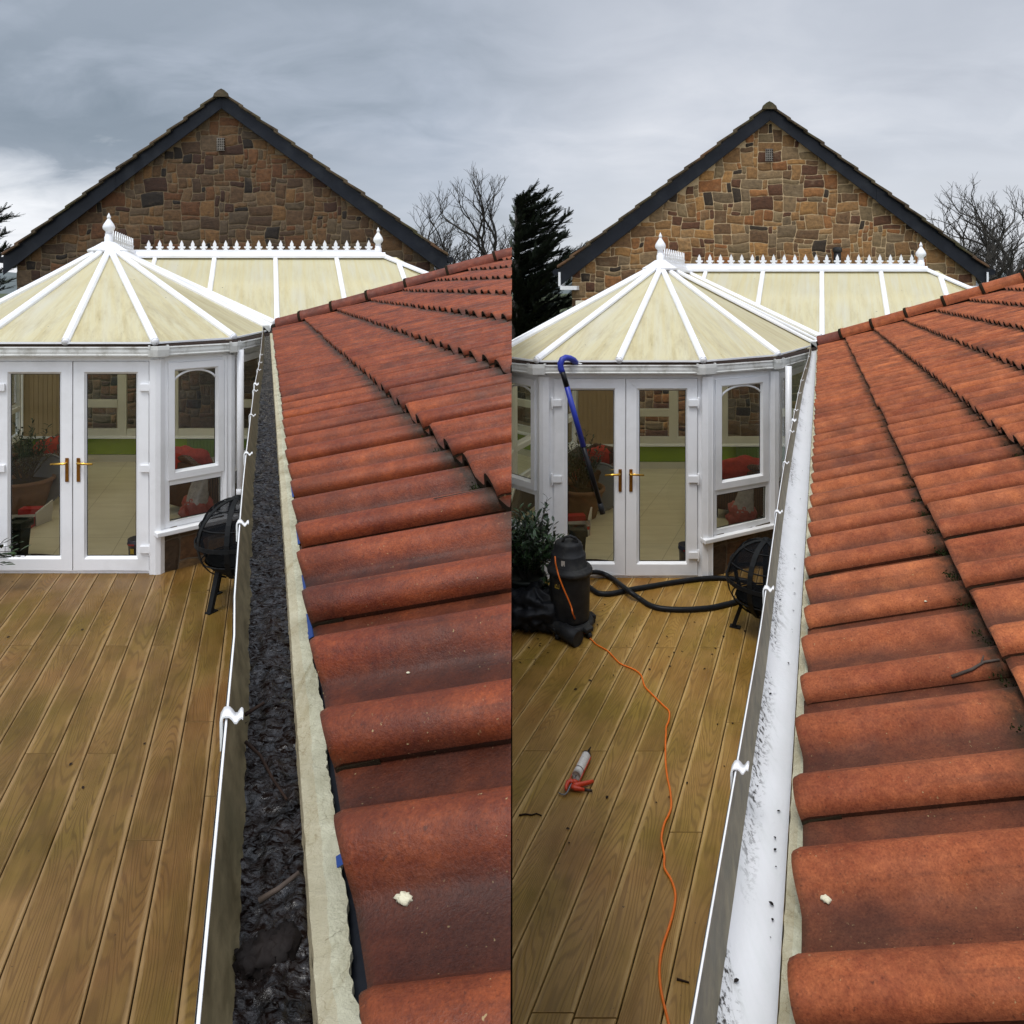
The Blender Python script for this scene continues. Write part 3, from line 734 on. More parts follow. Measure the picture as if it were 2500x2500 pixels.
    for k in range(n + 1):
        x = -.13 + k * (3.60 + .13) / n
        mb.prism([(x + a * .92, ZR + .122 + b) for a, b in FL], (-.007, .007), lambda a, b, d: lm(a, 5 + d, b))
    mb.build('ridge_cresting', 'upvc', root)
    mb = MB(); n = 11
    for k in range(n):
        f = (k + .5) / n; y = HUB[1] + .28 + f * (4.85 - HUB[1] - .28); x = HUB[0] + (JN[0] - HUB[0]) * (y - HUB[1]) / 2.73
        mb.prism([(y + a * 1.05, ZH + .10 + .04 * f + b * 1.1) for a, b in FL], (-.007, .007), lambda a, b, d: lm(x + d, a, b))
    mb.build('ridge_cresting', 'upvc', root)
    # hub cap
    mb = MB(); hub = Vector(lm(HUB[0], HUB[1], 0)) + Vector((0, 0, 0))
    mb.lathe([(.245, ZH - .035), (.25, ZH - .01), (.17, ZH + .035), (.095, ZH + .085), (.075, ZH + .10), (0, ZH + .10)], hub, 8, sm=False)
    mb.build('hub_cap', 'upvc', root)
    fin_prof = [(.065, .0), (.065, .11), (.055, .115), (.055, .15), (.045, .155), (.06, .165), (.045, .18), (.052, .20), (.085, .235), (.092, .265), (.08, .305), (.055, .345), (.03, .385), (.02, .41), (.028, .42), (.030, .435), (.02, .455), (.008, .485), (0, .50)]
    for (x, y, z0, sc_) in ((HUB[0], HUB[1], ZH + .08, .80), (3.76, 5.0, ZR + .05, .92)):
        mb = MB(); mb.lathe([(r * sc_, z * sc_) for r, z in fin_prof], lm(x, y, z0), 16); mb.build('finial', 'upvc', root)
    # ---- gutter
    gz1, gz0 = 2.197, 2.105
    mb = MB(); sweep(GUT, [(0, gz1), (.004, gz1 - .012), (-.004, gz1 - .02), (0, gz1 - .05), (-.002, gz0 + .02), (.004, gz0 + .012), (0, gz0), (-.11, gz0), (-.11, gz1 + .01), (-.102, gz1 + .01), (-.102, gz0 + .006), (-.008, gz0 + .006), (-.008, gz1)], lm, mb)
    gut = mb.build('gutter', 'upvc_dirty', root)
    mb = MB(); sweep(GUT, [(-.014, gz1 - .006), (-.045, gz1 + .016), (-.085, gz1 + .024), (-.10, gz1 + .02), (-.10, gz1 - .05), (-.014, gz1 - .05)], lm, mb); mb.build('debris', 'litter_mat', gut)
    for i in (3, 4, 5):
        x, y = GUT[i]
        def sub(t0, t1):
            a = Vector(GUT[i - 1]); b = Vector(GUT[i]); c = Vector(GUT[i + 1])
            return [tuple(b + (a - b).normalized() * t0), tuple(b), tuple(b + (c - b).normalized() * t1)]
        mb = MB(); sweep(sub(.085, .12), [(.012, gz1 + .006), (.016, gz1 - .03), (.010, gz0 - .006), (-.09, gz0 - .012), (-.09, gz0), (0, gz0), (0, gz1 + .006)], lm, mb)
        for tt in (0, -1):
            q = sub(.085, .12)[tt]; sweep([q, tuple(Vector(q) + (Vector(GUT[i]) - Vector(q)).normalized() * .018)], [(.022, gz1 + .014), (.022, gz1 - .02), (0, gz1 - .02), (0, gz1 + .014)], lm, mb)
        mb.build('gutter_union', 'upvc_dirty', gut, bevel=.003)
    # header/ring beam under the gutter and corner posts
    mb = MB(); sweep(WALL, [(.0, 2.06), (.03, 2.06), (.03, 2.16), (-.05, 2.16), (-.05, 2.06)], lm, mb); mb.build('ring_beam', 'upvc', root)
    for i in range(1, 7):
        x, y = WALL[i]; mb = MB(); c = Vector(lm(x, y, 0)); zb = .0 if i in (3, 4) else .36
        mb.lathe([(.062, zb), (.062, 2.07)], c, 8, sm=False)
        a = Vector(WALL[i - 1]); b = Vector(WALL[i]); d = Vector(WALL[i + 1])
        for o_, e_ in ((a, -1), (d, 1)):
            dd = (o_ - b).normalized(); 
            mb.beam(lm(*(b + dd * .03), zb), lm(*(b + dd * .03), 2.07), .055, .06, up=(0, -1, 0))
        mb.build('corner_post', 'upvc', root, bevel=.004)
    # ---- french doors
    fm, ln = facetmap(lm, (-.80, 0), (.80, 0)); c0 = .80
    mb = MB(); frame(mb, fm, .0, 1.6, .0, 2.09, .062, -.03, .022, .03, .04); mb.build('door_frame', 'upvc', root, bevel=.003)
    for sgn in (-1, 1):
        u0, u1 = (c0 - .735, c0 - .004) if sgn < 0 else (c0 + .004, c0 + .735)
        mb = MB(); frame(mb, fm, u0, u1, .032, 2.048, .105, -.02, .036, .11, .10)
        bead(mb, fm, u0 + .105, u1 - .105, .142, 1.948, .022, .036, .006)
        door = mb.build('door', 'upvc', root, bevel=.004)
        pane(door, fm, u0 + .12, u1 - .12, .155, 1.935)
        mb = MB(); frame(mb, fm, u0 + .126, u1 - .126, .163, 1.927, .007, .001, .005); mb.build('gasket', 'fascia', door)
        uh = c0 + sgn * .055
        mb = MB(); mb.box(uh - .017, uh + .017, .037, .045, .89, 1.12, lambda x, y, z: fm(x, y, z)); hp_ = mb.build('handle_plate', 'brass_plate', door, bevel=.003)
        mb = MB(); mb.tube([fm(uh, .045, 1.075), fm(uh, .075, 1.075), fm(uh + sgn * .01, .083, 1.075), fm(uh + sgn * .145, .083, 1.070)], [.012, .011, .012, .009], 10)
        mb.build('handle', 'brass', hp_)
        for z in (.24, 1.02, 1.80):
            ue = u0 + .0 if sgn < 0 else u1 - .0
            mb = MB(); a, b = (ue - .012, ue + .085) if sgn < 0 else (ue - .085, ue + .012)
            mb.box(a, b, .037, .058, z - .035, z + .035, fm); mb.tube([fm(ue - .0 + sgn * .014, .05, z - .06), fm(ue + sgn * .014, .05, z + .06)], .012, 8)
            mb.build('hinge', 'upvc', door, bevel=.004)
    # ---- glazed facets
    for i, (P0, P1) in enumerate(zip(WALL[:-1], WALL[1:])):
        if i == 3: continue
        fm, ln = facetmap(lm, P0, P1); big = i in (0, 6)
        us = [0.05, ln - .05] if i in (1, 2, 4, 5) else ([.05, ln / 2, ln - .05] if True else None)
        if i == 0: us = [.05, 1.15, ln - .05]
        for ua, ub in zip(us[:-1], us[1:]):
            mb = MB(); frame(mb, fm, ua, ub, .42, 2.06, .055, -.03, .030); 
            mb.box(ua + .055, ub - .055, -.03, .03, .83, .90, fm)
            win = mb.build('window', 'upvc', root, bevel=.004)
            mb = MB(); frame(mb, fm, ua + .035, ub - .035, .885, 2.03, .068, .028, .048)
            bead(mb, fm, ua + .103, ub - .103, .953, 1.962, .02, .048, .012)
            mb.build('sash', 'upvc', win, bevel=.003)
            pane(win, fm, ua + .10, ub - .10, .96, 1.96)
            mb = MB(); frame(mb, fm, ua + .118, ub - .118, .968, 1.947, .007, .001, .006); frame(mb, fm, ua + .06, ub - .06, .481, .825, .007, .001, .006); mb.build('gasket', 'fascia', win)
            pane(win, fm, ua + .055, ub - .055, .475, .83)
            if i in (2, 4):
                mb = MB(); n = 14; uc = (ua + ub) / 2; hw = (ub - ua) / 2 - .115; pts = []
                for k in range(n + 1):
                    a = -1 + 2 * k / n; pts.append(fm(uc + a * hw, .010, 1.80 + .14 * math.sqrt(max(0, 1 - (a * .93) ** 2))))
                mb.tube(pts, .011, 6); mb.build('arch_bar', 'upvc', win)
        # cill and dwarf wall
        mb = MB(); mb.box(-.02 if i != 4 else -.06, ln + .02, -.05, .105, .375, .418, fm); mb.build('cill', 'upvc', root, bevel=.006)
        mb = MB(); mb.box(.0, ln, -.12, .028, -.05, .374, fm); dw = mb.build('dwarf_wall', 'mortar_low', root)
        ms = MB(); rubble(ms, .0, ln, -.02, .37, lambda u, z, d: fm(u, .028 + d, z), lambda u, z: True, cell=.105, seed=20 + i, dark=.1); ms.build('stonework', 'stone_low', dw, fixn=False)
    # side wall returning to the right, front of main section
    fm, ln = facetmap(lm, (1.90, 3.3), (5.5 if p is R_ else 4.6, 3.3))
    mb = MB(); mb.box(0, ln, -.1, .0, -.05, .40, fm)
    for k in range(5): mb.box(k * (ln - .07) / 4, k * (ln - .07) / 4 + .07, -.07, 0, .40, 2.1, fm)
    mb.box(0, ln, -.07, .004, 2.1, 2.22, fm); mb.build('side_frame', 'upvc', root)
    mb = MB(); mb.face([fm(0, -.04, .4), fm(ln, -.04, .4), fm(ln, -.04, 2.1), fm(0, -.04, 2.1)]); mb.build('pane', 'glass', root, fixn=False)
    # downpipe at the corner of the side facets
    mb = MB(); q = Vector(lm(1.60, .50, 0)) + Vector((.02, -.06, 0)); 
    mb.tube([q + Vector((0, 0, .42)), q + Vector((0, 0, 2.12))], .034, 14); 
    for z in (.46, .62): mb.lathe([(.034, 0), (.042, .005), (.042, .06), (.034, .065)], q + Vector((0, 0, z)), 14)
    mb.tube([q + Vector((0, 0, .46)), q + Vector((0, 0, .30)), q + Vector((.05, .02, .22)), q + Vector((.06, .03, .05))], .033, 12)
    mb.build('downpipe', 'upvc', root)
    # ---- interior shell
    mb = MB(); P = [(x, y) for x, y in WALL] + [(5.4 if p is R_ else 4.5, 3.3), (5.4 if p is R_ else 4.5, 4.2)]
    mb.face([lm(x, y, .012) for x, y in P], P); mb.build('floor', 'floor_tiles', root, fixn=False)
    xr = 5.4 if p is R_ else 4.5
    mb = MB(); mb.box(-2.02, xr, 4.2, 4.35, .12, .39, lm); bw = mb.build('dado_wall', 'green_wall', root)
    mb = MB(); mb.box(-2.02, xr, 4.18, 4.36, .0, .115, lm); mb.build('skirting_board', 'skirting', bw)
    mb = MB(); mb.box(-2.02, xr, 4.10, 4.36, .392, .415, lm); mb.build('window_board', 'upvc', bw)
    mb = MB()
    for a, b in ((-2.02, -1.95), (-1.15, -1.02), (-.49, -.35), (.32, .47), (1.22, 1.36), (2.1, 2.24), (3.0, 3.14), (4.3, 4.5)): mb.box(a, b, 4.21, 4.30, .415, 2.32, lm)
    for a, b in ((-1.02, -.49), (-.35, .32), (.47, 1.22), (1.36, 2.1), (2.24, 3.0), (3.14, 4.3)):
        mb.box(a, b, 4.215, 4.295, .415, .52, lm); mb.box(a, b, 4.215, 4.295, 2.26, 2.33, lm)
    for a, b in ((-1.02, -.49), (1.36, 2.1)): mb.box(a, b, 4.20, 4.295, .86, .98, lm)
    mb.box(-2.02, xr, 4.2, 4.31, 2.331, 2.76, lm)
    mb.build('rear_window_frame', 'skirting', root, bevel=.004)
    mb = MB(); mb.face([lm(-1.1, 4.26, .45), lm(4.3, 4.26, .45), lm(4.3, 4.26, 2.3), lm(-1.1, 4.26, 2.3)]); mb.build('pane', 'glass', root, fixn=False)
    mb = MB(); mb.box(-1.96, -1.14, 4.16, 4.19, .42, 2.3, lm)
    for k in range(11): mb.box(-1.95 + k * .073, -1.945 + k * .073 + .004, 4.154, 4.16, .44, 2.28, lm)
    mb.build('vertical_blind', 'tan_blind', root)
    return root

# ---------------------------------------------------------------- things in the sunroom
def leaf(mb, p, d, up, ln, wd, c, bend=.15):
    d = Vector(d).normalized(); s_ = d.cross(Vector(up)).normalized(); n_ = s_.cross(d)
    P = [p, p + d * ln * .35 + s_ * wd * .5 + n_ * ln * bend * .5, p + d * ln * .7 + s_ * wd * .42 + n_ * ln * bend * .6, p + d * ln + n_ * 0, p + d * ln * .7 - s_ * wd * .42 + n_ * ln * bend * .6, p + d * ln * .35 - s_ * wd * .5 + n_ * ln * bend * .5]
    mb.face(P, col=(c, c, c), sm=False)
def plant(mb, ms, base, r, h, n, seed, ll, lw, spread=.6, cone=False, upb=.7, xlim=None):
    rg = rnd(seed)
    for k in range(n):
        a = rg.uniform(0, 6.283); rr = r * math.sqrt(rg.random()); hh = h * rg.uniform(.45, 1.0) * (1 - .35 * rr / r)
        tip = Vector(base) + Vector((math.cos(a) * rr, math.sin(a) * rr, hh)); root = Vector(base) + Vector((math.cos(a) * rr * .2, math.sin(a) * rr * .2, h * .05))
        midp = (root + tip) / 2 + Vector((rg.uniform(-1, 1), rg.uniform(-1, 1), rg.uniform(0, 1))) * r * .12
        pts = [root, midp, tip]; ms.tube(pts, [.006, .004, .002], 4, caps=False)
        m_ = 16
        for j in range(m_):
            f = .25 + .75 * j / (m_ - 1); q = root.lerp(midp, f * 2) if f < .5 else midp.lerp(tip, f * 2 - 1)
            b = rg.uniform(0, 6.283); d = Vector((math.cos(b), math.sin(b), upb + rg.uniform(-.5, .5)))
            if xlim and q.x < xlim: continue
            leaf(mb, q, d, (0, 0, 1), ll * rg.uniform(.7, 1.2), lw * rg.uniform(.7, 1.1), rg.random() ** 1.5)
def blob(mb, c, rx, ry, rz, seed, amp=.2, n=14, freq=3.):
    P = []
    for i in range(n + 1):
        th = math.pi * i / n; row = []
        for j in range(2 * n):
            ph = math.pi * j / n; d = Vector((math.sin(th) * math.cos(ph), math.sin(th) * math.sin(ph), math.cos(th)))
            k = 1 + amp * noise.noise(d * freq + Vector((seed * 7.3, 0, 0))) + amp * .5 * noise.noise(d * freq * 2.3 + Vector((0, seed * 3.1, 0)))
            row.append(Vector(c) + Vector((d.x * rx * k, d.y * ry * k, d.z * rz * k)))
        P.append(row)
    mb.grid(P, closev=True)
def sunroom_things(p):
    lm = LM(p); sd_ = 1 if p is L_ else 2; W = 'in the left conservatory' if p is L_ else 'in the right conservatory'
    # potted olive
    b = Vector(lm(-1.12, 1.85, .015)); r = thing('potted_plant', b, 'leafy shrub in a wide brown pot inside the glazed door ' + W, 'potted plant', 'shrubs in brown pots indoors')
    mb = MB(); mb.lathe([(0, 0), (.20, 0), (.27, .24), (.30, .34), (.32, .345), (.32, .38), (.285, .385), (.27, .33)], b, 28); mb.build('pot', 'terracotta_pot', r)
    mb = MB(); mb.lathe([(.275, .335), (0, .345)], b, 24); mb.build('soil', 'soil', r)
    mb = MB(); ms = MB(); plant(mb, ms, b + Vector((0, 0, .33)), .34, .95, 46, 4, .07, .02); mb.build('foliage', 'olive_leaf', r, fixn=False); ms.build('stem', 'bark_dark', r)
    # wicker chairs
    def chair(c, w_, d_, ang, lab, throw_on):
        r = thing('wicker_armchair', Vector(c), lab, 'armchair', 'wicker armchairs indoors')
        Rz = Matrix.Rotation(ang, 3, 'Z'); c = Vector(c)
        mp = lambda x, y, z: c + Rz @ Vector((x, y, z))
        def rb(mb, x0, x1, y0, y1, z0, z1):
            mb.box(x0, x1, y0, y1, z0, z1, mp)
        mb = MB(); rb(mb, -w_ / 2 + .07, w_ / 2 - .07, -d_ / 2, d_ / 2 - .1, .12, .32); mb.build('seat', 'wicker', r, bevel=.02)
        mb = MB(); rb(mb, -w_ / 2 + .02, w_ / 2 - .02, d_ / 2 - .12, d_ / 2 - .02, .12, .66); mb.tube([mp(-w_ / 2, d_ / 2 - .07, .60), mp(-w_ / 4, d_ / 2 - .06, .70), mp(w_ / 4, d_ / 2 - .06, .70), mp(w_ / 2, d_ / 2 - .07, .60)], .045, 8); mb.build('backrest', 'wicker', r, bevel=.02)
        for s_ in (-1, 1):
            mb = MB(); x = s_ * (w_ / 2 - .035); rb(mb, x - .03, x + .03, -d_ / 2, d_ / 2 - .1, .12, .47); mb.tube([mp(x, d_ / 2 - .06, .56), mp(x, 0, .50), mp(x, -d_ / 2 - .01, .48), mp(x, -d_ / 2 - .03, .42), mp(x, -d_ / 2 - .01, .3)], .042, 8); mb.build('armrest', 'wicker', r, bevel=.01)
            for yy in (-d_ / 2 + .04, d_ / 2 - .1):
                mb = MB(); mb.tube([mp(x * .95, yy, 0), mp(x * .95, yy, .13)], .028, 8); mb.build('leg', 'wicker', r)
        mb = MB(); blob(mb, mp(0, -.05, .37), w_ / 2 - .1, d_ / 2 - .08, .08, 3, .08); mb.build('cushion', 'red_fabric', r)
        mb = MB(); blob(mb, mp(0, d_ / 2 - .12, .56 if not throw_on else .64), w_ / 2 - .06, .13, .17, 5, .22); mb.build('throw', 'red_fabric', r)
    chair(lm(-1.18, 2.45, .015), .66, .66, R(-50), 'wicker armchair with a red cushion behind the potted shrub ' + W, False)
    chair(lm(1.05, 1.9, .015), .80, .75, R(150), 'wicker armchair draped with a red throw behind the side window ' + W, True)
    # cartons
    b = Vector(lm(-.93, 1.22, .015)); r = thing('fruit_carton', b, 'red and white cardboard carton beside the brown pot ' + W, 'carton', 'red and white cartons')
    Rz = Matrix.Rotation(R(8), 3, 'Z'); mp = lambda x, y, z: b + Rz @ Vector((x, y, z))
    mb = MB()
    for q in ((-.2, .12, -.1, -.094), (-.2, .12, .094, .1)): mb.box(*q, 0, .11, mp)
    mb.box(-.2, -.194, -.1, .1, 0, .11, mp); mb.box(.114, .12, -.1, .1, 0, .11, mp); mb.box(-.2, .12, -.1, .1, .0, .004, mp); mb.build('tray', 'carton_white', r)
    mb = MB(); mb.box(-.2, .115, -.1035, -.1005, .072, .111, mp); mb.box(.1205, .123, -.1, .1, 0, .11, mp); mb.box(-.10, .12, .101, .22, 0, .17, mp); mb.build('red_panel', 'carton_red', r)
    mb = MB(); mb.hexa([mp(.125, .02, .0), mp(.145, .0, 0), mp(.215, .2, 0), mp(.2, .21, 0), mp(.125, .02, .15), mp(.145, .0, .15), mp(.23, .2, .24), mp(.21, .21, .24)]); mb.build('flap', 'carton_white', r)
    # tall square planter
    b = Vector(lm(-.66 if p is L_ else -.62, .33, .015)); r = thing('square_planter', b, 'tall black tapered planter just inside the left door leaf ' + W, 'planter', 'black planters indoors')
    mb = MB(); h_, t_, q_ = .36, .085, .062
    b -= Vector((0, 0, 0))
    mp = lambda x, y, z: b + Vector((x, y, z))
    mb.hexa([mp(-q_, -q_, 0), mp(q_, -q_, 0), mp(q_, q_, 0), mp(-q_, q_, 0), mp(-t_, -t_, h_), mp(t_, -t_, h_), mp(t_, t_, h_), mp(-t_, t_, h_)])
    body = mb.build('body', 'pot_dark', r, bevel=.008)
    mb = MB(); u = t_ + .012
    for a in ((-u, u, -u, -u + .02), (-u, u, u - .02, u), (-u, -u + .02, -u + .02, u - .02), (u - .02, u, -u + .02, u - .02)): mb.box(*a, h_ - .05, h_ + .02, mp)
    mb.build('rim', 'pot_dark', r, bevel=.004)
    # paint tub
    b = Vector(lm(.56, .30, .015)); r = thing('paint_tub', b, 'navy tub with yellow print inside the right door leaf ' + W, 'tub', 'navy tubs indoors')
    mb = MB(); mb.lathe([(0, 0), (.072, 0), (.085, .16), (.092, .162), (.092, .175), (.088, .178), (.088, .21), (.082, .21), (.078, .03), (0, .03)], b, 28); mb.build('body', 'navy_paint', r)
    mb = MB()
    for (a0, a1, z0, z1, mi) in ((-2.2, -1.4, .16, .178, 0), (-1.95, -1.45, .075, .13, 1), (-1.75, -1.5, .03, .07, 1)):
        P = [[b + Vector(((.0935 if z > .15 else .0735 + .013 * z / .16 + .001) * math.cos(a0 + (a1 - a0) * k / 6), (.0935 if z > .15 else .0735 + .013 * z / .16 + .001) * math.sin(a0 + (a1 - a0) * k / 6), z)) for k in range(7)] for z in (z0, z1)]
        mb.grid(P, mi=mi)
    mb.build('print', ['red_print', 'yellow_print'], r)
    # bag on the window board
    b = Vector(lm(1.12, .62, .42)); r = thing('plastic_bag', b, 'clear bag of red contents behind the low side pane ' + W, 'bag', 'clear bags of red contents')
    mb = MB(); blob(mb, b + Vector((0, 0, .0)), .16, .12, .17, 8, .3, 16, 2.5); mb.build('contents', 'bag_content', r)
    mb = MB(); P = []
    for i in range(9):
        f = i / 8; P.append([b + Vector(((.125 - .05 * f) * math.cos(a) * (1 + .15 * noise.noise(Vector((a * 2, f * 4, 0)))) + .05 * f, .11 * (1 - .75 * f) * math.sin(a), .06 + .26 * f + .03 * noise.noise(Vector((a, f * 3, 4))))) for a in [6.283 * k / 22 for k in range(22)]])
    mb.grid(P, closev=True); mb.build('film', 'plastic_bag', r)
    # radiator
    b = Vector(lm(1.2, 4.14, .10)); r = thing('radiator', b, 'green panel radiator on the low green wall ' + W, 'radiator', 'green radiators')
    mb = MB(); mb.box(.62, 1.80, 4.12, 4.16, .10, .37, lm)
    for k in range(22): mb.box(.64 + k * .0525, .672 + k * .0525, 4.108, 4.121, .12, .35, lm)
    mb.build('panel', 'radiator_green', r, bevel=.004)
    mb = MB(); mb.tube([lm(.58, 4.13, .03), lm(.58, 4.13, .16)], .012, 8); mb.lathe([(0, 0), (.022, .0), (.022, .05), (0, .055)], lm(.58, 4.13, .14), 10); mb.build('valve', 'upvc', r)
    # door mat
    b = Vector(lm(-.36, .22, .014)); r = MB()
    P = [[Vector(lm(-.70 + .66 * i / 10, .12 + .26 * j / 4 + .02 * math.sin(i * .5), .016 + .012 * math.sin(i * .31 + 1))) for j in range(5)] for i in range(11)]
    r.grid(P); o = r.build('door_mat', 'doormat_brown'); tag(o, 'dark brown mat just inside the left door leaf ' + W, 'mat', 'brown mats indoors')
    # stool-like round tray behind the pot
    b = Vector(lm(-.98, 2.05, .015)); r = MB(); r.lathe([(.30, -.012), (.315, 0), (.30, .012), (.285, 0), (.30, -.012)], b + Vector((.05, .0, .32)), 32, axis=(-.2, -1, .25)); r.lathe([(.29, .0), (0, .004)], b + Vector((.05, .0, .32)), 32, axis=(-.2, -1, .25))
    o = r.build('round_tray', 'distant_roof'); tag(o, 'round grey tray leaning up behind the brown pot ' + W, 'tray', 'round trays indoors')

# ---------------------------------------------------------------- deck
def deck(p, x0=None):
    mb = MB(); rg = rnd(31 if p is L_ else 32)
    ph = -.887 if p is L_ else -.829; sp = .183 if p is L_ else .1815
    joints = {}
    if p is L_:
        J = {-6: [5.32], -4: [5.32], -2: [5.32], 0: [5.32], 1: [6.24, 3.45], 2: [4.39], -3: [4.09], -1: [4.09], 3: [3.75], -5: [4.09]}
        lo, hi = -34, 7
    else:
        J = {-5: [5.71], -3: [5.71], -1: [5.71, 2.82], -7: [5.71], 1: [4.73], -4: [4.44], -2: [4.44, 2.84], -6: [4.44], 0: [3.78]}
        lo, hi = -20, 9
    zt = p.zd
    for n in range(lo, hi):
        s0 = ph + n * sp + .003; s1 = ph + (n + 1) * sp - .0035
        js = sorted(J.get(n, [rg.uniform(3.0, 6.3)])); js = [js[0] - 3.6, *js, js[-1] + 3.6]; js = [j for j in js if .5 < j < 6.9]
        ends = [.3] + js + [p.D0 + 1.9]
        for a, b in zip(ends[:-1], ends[1:]):
            c = (rg.random(), rg.random(), rg.random()); b -= .006
            def P(s_, D, z): return (p.gx * D + s_, D, z)
            if p is R_ and P(s1, b, 0)[0] < -.1 and P(s1, a, 0)[0] < -.1: continue
            # rounded arris cross-section
            cs = [(s0, -.02), (s0, -.004), (s0 + .004, 0), (s1 - .004, 0), (s1, -.004), (s1, -.02)]
            vv = [0, .0, .004, sp - .01, sp - .005, sp - .005]
            dz_ = rg.uniform(-.0008, .0008)
            rows = [[P(q[0], D, zt + q[1] + dz_) for q in cs] for D in (a, b)]
            mb.grid(rows, uvf=lambda i, j: ((a if i == 0 else b), vv[j]), col=c, sm=False)
            mb.face(rows[0]); mb.face(rows[1][::-1])
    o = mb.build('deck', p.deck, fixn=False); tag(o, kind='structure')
    # frame below so that the gaps read dark
    mb = MB(); lo_, hi_ = ph + lo * sp, ph + hi * sp
    mb.hexa([(p.gx * D + s_, D, z) for z in (zt - .30, zt - .022) for s_, D in ((lo_, .3), (hi_, .3), (hi_, p.D0 + 1.8), (lo_, p.D0 + 1.8))])
    o2 = mb.build('deck_base', 'soil'); tag(o2, kind='structure')
    if p is R_: cut(o, (.002, 0, 0), (-1, 0, 0)); cut(o2, (.002, 0, 0), (-1, 0, 0))

# ---------------------------------------------------------------- tiled outbuilding with gutter
def wob(p, D):
    if p is L_: return -.015 * math.exp(-((D - 2.6) / 1.5) ** 4) if D > 1.0 else 0.
    return -.028 * math.exp(-((D - 4.0) / 2.3) ** 4) if D > 1.4 else -.028 * math.exp(-((1.4 - 4.0) / 2.3) ** 4)
PROF = [(.15, .008), (.152, .024), (.18, .036), (.24, .046), (.32, .052), (.41, .053), (.49, .047), (.56, .034), (.62, .018), (.67, .007), (.73, .001), (.97, 0), (1.12, .001), (1.18, .010), (1.23, .027), (1.30, .042), (1.38, .050), (1.46, .051), (1.54, .045), (1.62, .031), (1.69, .015), (1.76, .004), (1.85, 0), (2.07, 0), (2.26, .001)]
def outbuilding(p):
    W = 'wet dark' if p is L_ else 'dry orange'
    dend = 8.235 if p is L_ else 8.59
    root = thing('tiled_outbuilding', (p.gx * 4 + .3, 4, p.zd), 'low outbuilding roofed in %s double-roll clay tiles, %s' % (W, 'muck-filled gutter along its eave' if p is L_ else 'emptied white gutter along its eave'), 'outbuilding', 'tiled outbuildings')
    N = Vector((-p.a, p.a * p.gx, 1)).normalized(); fac = 1 - p.gx * p.q
    U = Vector((1, p.q, p.a * fac)); sc_ = p.pitch * .86 / .165
    def E(D): return Vector((p.gx * D + p.s0, D, CZ - p.hb))
    rg = rnd(77); mb = MB()
    hipA = E(dend); 
    tipm = -.136 if p is L_ else -.033
    if p is L_: hipB = onroof(p, 1245, 638)
    else: hipB = onroof(p, 2489, 704)
    hd = (hipB - hipA); hn = Vector((-hd.y, hd.x, 0)).normalized()     # towards far side
    if hn.y < 0: hn = -hn
    ncourse = 9
    k0 = -int((p.D00 - .12) / (2 * p.pitch)); k1 = int((10.6 - p.D00) / (2 * p.pitch)) + 1
    for c in range(ncourse):
        for k in range(k0, k1):
            Db = p.D00 + 2 * p.pitch * k
            # skip tiles wholly outside
            mid_ = E(Db) + U * (c * p.cT)
            if (mid_ - hipA).dot(hn) > .6: continue
            if p is L_ and mid_.x > .25: continue
            if p is R_ and mid_.x > 6.5: continue
            T0 = c * p.cT + rg.uniform(-.004, .004); T1 = (c + 1) * p.cT + .03
            lift = rg.uniform(-.002, .003); tw = rg.uniform(-.003, .003); br = rg.random(); col = (br, rg.random(), 0)
            dd = rg.uniform(-.0025, .0025)
            rows = []; Ts = [T0, T0 + .010, T0 + p.cT * .33, T0 + p.cT * .66, T0 + p.cT * .86, T0 + p.cT * .97, T1]; Gd = [.55, 0, 0, 0, .05, .9, 1]
            for ti, T in enumerate(Ts):
                f = (T - T0) / p.cT; H0 = .033 * (1 - f) + lift
                if ti == 0: H0 -= .003
                rows.append([E(Db + v * p.pitch + dd) + U * (T + tw * (v - 1)) + N * (h_ * sc_ * (1 if ti else .97) + H0) for v, h_ in PROF])
            nv = len(PROF)
            def uvf(i, j): return (Ts[min(i, len(Ts) - 1)] + k * 3.7, (PROF[min(j, nv - 1)][0]) * p.pitch + c * 5.3)
            def colf(i, j):
                a_, b_ = (max(0., 1 - PROF[q_][1] / .030) ** 1.3 for q_ in (j, j + 1))
                g0, g1 = Gd[i], Gd[min(i + 1, 6)]; return ((br, g0, a_), (br, g1, a_), (br, g1, b_), (br, g0, b_))
            mb.grid(rows, uvf=uvf, colf=colf, sm=True)
            # tail thickness and underside
            r0 = rows[0]; rb = [q - N * .016 for q in r0]; rc = [q + U * .05 for q in rb]
            mb.grid([r0, rb], col=(br, .5, 1), sm=False, mi=1, uvf=lambda i, j: (i * .01 + k, j * .01)); mb.grid([rb, rc], col=(br, .5, 1), sm=False, mi=1)
            # near edge thickness (gap side of the overlapping roll)
            e0 = [r[0] for r in rows]; e1 = [q - N * .010 + Vector((0, .004, 0)) for q in e0]; mb.grid([e0, e1], col=(br, .5, 1), sm=False)
    roof = mb.build('roof', [p.clay, 'clay_tail'], root, fixn=False)
    cut(roof, hipA + hn * .02, hn)
    if p is L_: cut(roof, (-.001, 0, 0), (1, 0, 0))
    # boarding under the tiles: closes the roof from below
    mu = MB(); Tm = (ncourse) * p.cT
    A0 = E(.1) + U * .04 - N * .02; B0 = E(dend) + U * .04 - N * .02
    C0 = hipB - N * .02 + (hipB - hipA) * (0 if p is L_ else .35); D0_ = E(.1) + U * (Tm if p is R_ else 0.1) - N * .02
